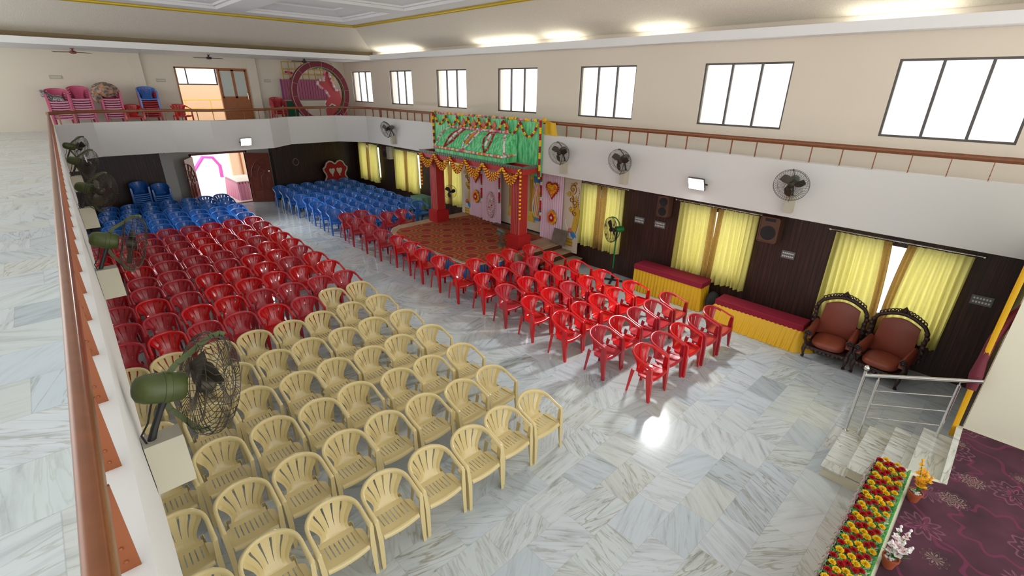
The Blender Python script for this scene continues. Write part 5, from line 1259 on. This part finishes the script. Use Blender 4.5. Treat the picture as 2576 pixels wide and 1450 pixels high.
def lump(c, s, sd):
    return lambda u, v: (c[0]+s[0]*math.cos(2*PI*u)*math.sin(PI*v)*(1+.18*math.sin(5*2*PI*u+sd)+.08*math.sin(17*u*2*PI)), c[1]+s[1]*math.sin(2*PI*u)*math.sin(PI*v)*(1+.12*math.cos(3*2*PI*u)), c[2]+s[2]*math.cos(PI*v)*(1+.15*math.sin(3*2*PI*u+sd*v)))
tag(MB().surf(lump((1.86, 21.05, 4.43), (.31, .22, .20), 1), 32, 12).surf(lump((1.60, 21.02, 4.28), (.12, .14, .22), 2), 20, 10).build('patchwork_bundle', 'rag', None, 60), 'heaped multicoloured patchwork cloth on top of a pink stack', 'cloth')

# ================================================================== NEAR STAGE, STEPS AND RAILING
PZ = .75
t = empty('plum_stage', (0, 0, 0), label='plum carpeted stage with lace patterns in the near corner', cat='stage')
pp = [(3.0, -.10), (6.15, -.10), (6.25, -.38), (7.62, -.38), (7.62, -3.2), (3.0, -3.2)]
MB().prism(pp, lambda x, y: (x, y, .0), lambda x, y: (x, y, PZ)).build('platform', 'ivory_wall', t)
MB().prism([(3.0, -.14), (6.10, -.14), (6.20, -.42), (7.60, -.42), (7.60, -3.2), (3.0, -3.2)], lambda x, y: (x, y, PZ), lambda x, y: (x, y, PZ+.008)).build('carpet', 'carpet_plum', t)
MB().box(6.2, 7.62, -.42, -.36, PZ, PZ+.012).build('stone_edge', 'marble_step', t)
t = empty('marble_steps', (0, 0, 0), label='four marble steps up to the plum carpeted stage', cat='steps')
for ya, yb, z in ((.43, .69, .165), (.165, .43, .31), (-.10, .165, .455), (-.38, -.10, .60)):
    MB().box(6.36, 7.50, -.38 if z < .2 else ya-.0, yb, 0 if z < .2 else z-.15, z-.02).build('riser', 'ivory_wall', t)
    MB().box(6.33, 7.52, ya-.0, yb+.02, z-.02, z).build('tread', 'marble_step', t)
struct(MB().box(7.62, 7.8, -3.2, -.42, 0, 4.2), 'wall_stage_side', 'ivory_wall')
struct(MB().box(7.66, XW, -.55, -.45, 0, 2.9), 'wall_near_panelled', 'panel')
t = empty('steel_railing', (0, 0, 0), label='shiny stainless steel railing with ball topped post beside the marble steps', cat='railing')
XR = 7.40
zr_ = lambda y: 1.10+(.69-y)*.40
MB().tube([(XR, .69, .165), (XR, .69, 1.17)], .021, 12).ball((XR, .69, 1.215), .038, 14, 10).lathe([(.04, 0), (.04, .012), (.022, .014)], 14, (XR, .69, .165)).build('newel_post', 'steel', t, 50)
MB().tube([(XR, .69, zr_(.69)), (XR, -.40, zr_(-.40))], .024, 12).build('handrail', 'steel', t, 50)
MB().tube([(XR, .53, .165), (XR, .53, zr_(.53)-.06)], .019, 12).tube([(XR, .53, zr_(.53)-.06), (XR, .53, zr_(.53))], .009, 8).build('post', 'steel', t, 50)
MB().tube([(XR, -.22, .60), (XR, -.22, zr_(-.22)-.06)], .019, 12).tube([(XR, -.22, zr_(-.22)-.06), (XR, -.22, zr_(-.22))], .009, 8).build('post', 'steel', t, 50)
for dz in (.24, .46, .68): MB().tube([(XR, .53, zr_(.53)-dz), (XR, -.22, zr_(-.22)-dz)], .008, 8).build('thin_rail', 'steel', t, 50)
t = empty('stage_drape', (7.60, -.38, PZ), label='gold stage drape with maroon tie along the cream wall edge', cat='drape')
MB().surf(lambda u, v: (-.05+.13*u+.02*math.sin(u*14+v), .03+.03*math.sin(u*20+1)+.02*math.sin(3*v), -.15+3.2*v), 14, 12).build('gold_drape', 'yellow_cloth', t, 60)
MB().tube([(-.16, .05, .62), (-.10, .06, .80), (-.02, .06, .98), (.06, .05, 1.2), (.10, .0, 1.5), (.10, -.25, 2.0), (.08, -.6, 2.5)], [.05, .07, .05, .05, .06, .08, .10], 8).build('maroon_tie', 'maroon_drape', t, 60)
# flower bed along the stage edge: flowers are its parts
t = empty('flower_hedge', (0, 0, 0), label='long bed of red and yellow carnations with green leaves along the stage edge', cat='flowers')
HX0, HX1, HZ = 3.6, 6.0, .84
MB().box(HX0, HX1, -.06, .16, PZ-.2, HZ-.03).box(HX0, HX1+.1, -.10, -.06, PZ-.1, PZ+.055).build('kerb', 'ivory_wall', t)
mb = MB()
for i in range(2200):
    x = rnd.uniform(HX0, HX1+.03); y = rnd.uniform(-.075, .185); a = rnd.uniform(0, 6.3); l = rnd.uniform(.02, .038); z = HZ-.03+rnd.uniform(0, .03); c1, s1 = math.cos(a)*l, math.sin(a)*l
    mb.add([(x, y, z), (x+c1*.6-s1*.4, y+s1*.6+c1*.4, z+.014), (x+c1*1.3, y+s1*1.3, z+.004), (x+c1*.6+s1*.4, y+s1*.6-c1*.4, z+.014)], [(0, 1, 2, 3)])
for i in range(900):
    x = rnd.uniform(HX0, HX1+.05); z = rnd.uniform(HZ-.13, HZ-.0); a = rnd.uniform(-1, 1); l = .03
    mb.add([(x, -.085, z), (x+l*.5, -.10, z+.012), (x+l*math.cos(a), -.112, z+l*math.sin(a)), (x+l*.4, -.10, z-.015)], [(0, 1, 2, 3)])
lv = mb.build('leaves', 'hedge_leaf', t, None, fix=False)
def carnation(r, sd):
    rr = random.Random(sd); mb = MB()
    for lay, (el, k_) in enumerate(((.25, 1.0), (.7, .85), (1.15, .6), (1.5, .3))):
        n = (10, 9, 7, 4)[lay]
        for i in range(n):
            a = 2*PI*(i+.5*lay)/n+rr.uniform(-.1, .1); e = el+rr.uniform(-.1, .1); L1 = r*k_*1.0
            d = Vector((math.cos(a)*math.cos(e), math.sin(a)*math.cos(e), math.sin(e)*.75)); sd_ = Vector((-math.sin(a), math.cos(a), 0))*r*.36
            p0 = Vector((0, 0, .0)); p1 = p0+d*r*(.45+.2*k_); p2 = p0+d*r*(.8+.2*k_)
            mb.add([p0, p1+sd_, p2+sd_*.7+Vector((0, 0, .004)), p2+Vector((0, 0, -.003)), p2-sd_*.7+Vector((0, 0, .004)), p1-sd_], [(0, 1, 2, 3), (0, 3, 4, 5)])
    return mb
CAR = {}
for c in ('fl_red', 'fl_yel'):
    for v in range(2): o = carnation(.036, v).build('carnation', c, None, None, fix=False); CAR[c, v] = o.data; bpy.data.objects.remove(o)
cnt = 0; rows_ = []
x = HX1-.02; i = 0
while x > HX0:
    for j in range(5):
        y = -.055+j*.052+(.0 if i % 2 else .014); rows_.append((x+rnd.uniform(-.008, .008)+(.049 if j % 2 else 0), y+rnd.uniform(-.006, .006), (i+j) % 2))
    x -= .098; i += 1
extra = MB()
for x, y, c in rows_:
    key = ('fl_yel', rnd.randrange(2)) if c else ('fl_red', rnd.randrange(2)); z = HZ+rnd.uniform(0, .012); s = rnd.uniform(.85, 1.1)
    if cnt < 100:
        o = bpy.data.objects.new('carnation', CAR[key]); COL.objects.link(o); o.parent = t; o.location = (x, y, z); o.rotation_euler = (0, 0, rnd.uniform(0, 6)); o.scale = (s, s, s); cnt += 1
    else:
        me = CAR[key]; extra.add([(v.co.x*s+x, v.co.y*s+y, v.co.z*s+z) for v in me.vertices], [tuple(p.vertices) for p in me.polygons], c)
o = extra.build('carnations', ['fl_red', 'fl_yel'], t, None, fix=False); o['kind'] = 'stuff'
sk = MB(); skirt(sk, [(HX0, .19), (HX1+.02, .19), (HX1+.02, -.05)], .02, HZ-.05, .02, .10, .17); sk.build('gold_cloth_front', 'yellow_cloth', t, 60)
sk = MB(); skirt(sk, [(HX0, .20), (HX1+.03, .20), (HX1+.03, -.05)], .45, HZ-.03, .018, .13, .08); sk.build('purple_cloth_front', 'purple_cloth', t, 60)
mb = MB(); pts = [(HX0+(HX1-HX0)*q/120, .218+.006*math.sin(q), HZ-.055+.012*math.sin(q*1.3)) for q in range(121)]; mb.tube(pts, .012, 5)
for q in range(0, 120, 3): p = pts[q]; mb.bar(p, (p[0], p[1]+.02, p[2]-.05), .02, .006)
mb.build('lace_trim', 'lace', t)
def potted(x, y, mats, label, big, sd):
    rr = random.Random(sd); t = empty('potted_flowers', (x, y, PZ+.008), label=label, cat='flower pot')
    MB().lathe([(.001, 0), (.042, 0), (.060, .095), (.066, .095), (.067, .118), (.058, .118), (.055, .10), (.001, .10)], 22).build('pot', 'terracotta', t, 40)
    mb = MB()
    for i in range(30): a = rr.uniform(0, 6.3); q = rr.uniform(0, .045); mb.ball((q*math.cos(a), q*math.sin(a), .108), rr.uniform(.008, .014), 5, 4)
    mb.build('pebbles', 'pebble', t, 60)
    st = MB(); fl = MB(); lf = MB()
    stems = ((-.03, .05, .42), (.05, -.02, .26), (.09, .0, .22), (.02, -.07, .24), (-.05, -.03, .28)) if sd == 1 else ((-.10, .04, .26), (.05, .02, .33), (.10, -.05, .30), (-.02, -.04, .24), (.02, -.10, .20), (-.06, -.08, .22))
    for dx, dy, h in stems:
        P = [Vector((dx*k_**1.3, dy*k_**1.3, .10+h*k_)) for k_ in (0, .25, .5, .75, 1)]; st.tube(P, .004, 5)
        for k_ in [.38+.62*q/7 for q in range(8)]:
            c = Vector((dx*k_**1.3, dy*k_**1.3, .10+h*k_)); s_f = .034*(1.15-.6*k_)*big
            if k_ > .9: fl.ball(c, .012, 6, 5, 0, 1.4); continue
            off = Vector((rr.uniform(-.02, .02), rr.uniform(-.02, .02), 0)); c = c+off; az = rr.uniform(0, 6.3)
            for i in range(5):
                a = az+2*PI*i/5; d = Vector((math.cos(a), math.sin(a), rr.uniform(.1, .5))); sd_ = Vector((-math.sin(a), math.cos(a), 0))*s_f*.55
                fl.add([c, c+d*s_f*.6+sd_, c+d*s_f*1.15, c+d*s_f*.6-sd_], [(0, 1, 2, 3)], 0 if rr.random() < .8 else 1)
            fl.ball(c+Vector((0, 0, .004)), .006, 5, 4, 1)
    for i in range(9):
        a = rr.uniform(0, 6.3); l = rr.uniform(.06, .13); d = Vector((math.cos(a), math.sin(a), rr.uniform(.3, 1.1)))*l; c = Vector((0, 0, .13)); sd_ = Vector((-math.sin(a), math.cos(a), 0))*.012
        lf.add([c, c+d*.5+sd_, c+d, c+d*.5-sd_], [(0, 1, 2, 3)])
    st.build('stems', 'leaf', t, 60); fl.build('blossoms', mats, t, None, fix=False); lf.build('leaves', 'leaf', t, None, fix=False)
potted(5.66, -.20, ['fl_or2', 'fl_yel'], 'terracotta pot of yellow orange artificial orchids on the plum carpet', 1.15, 1)
potted(4.55, -.19, ['fl_white', 'fl_lpink'], 'terracotta pot of white artificial blossoms on the plum carpet', 1.1, 2)
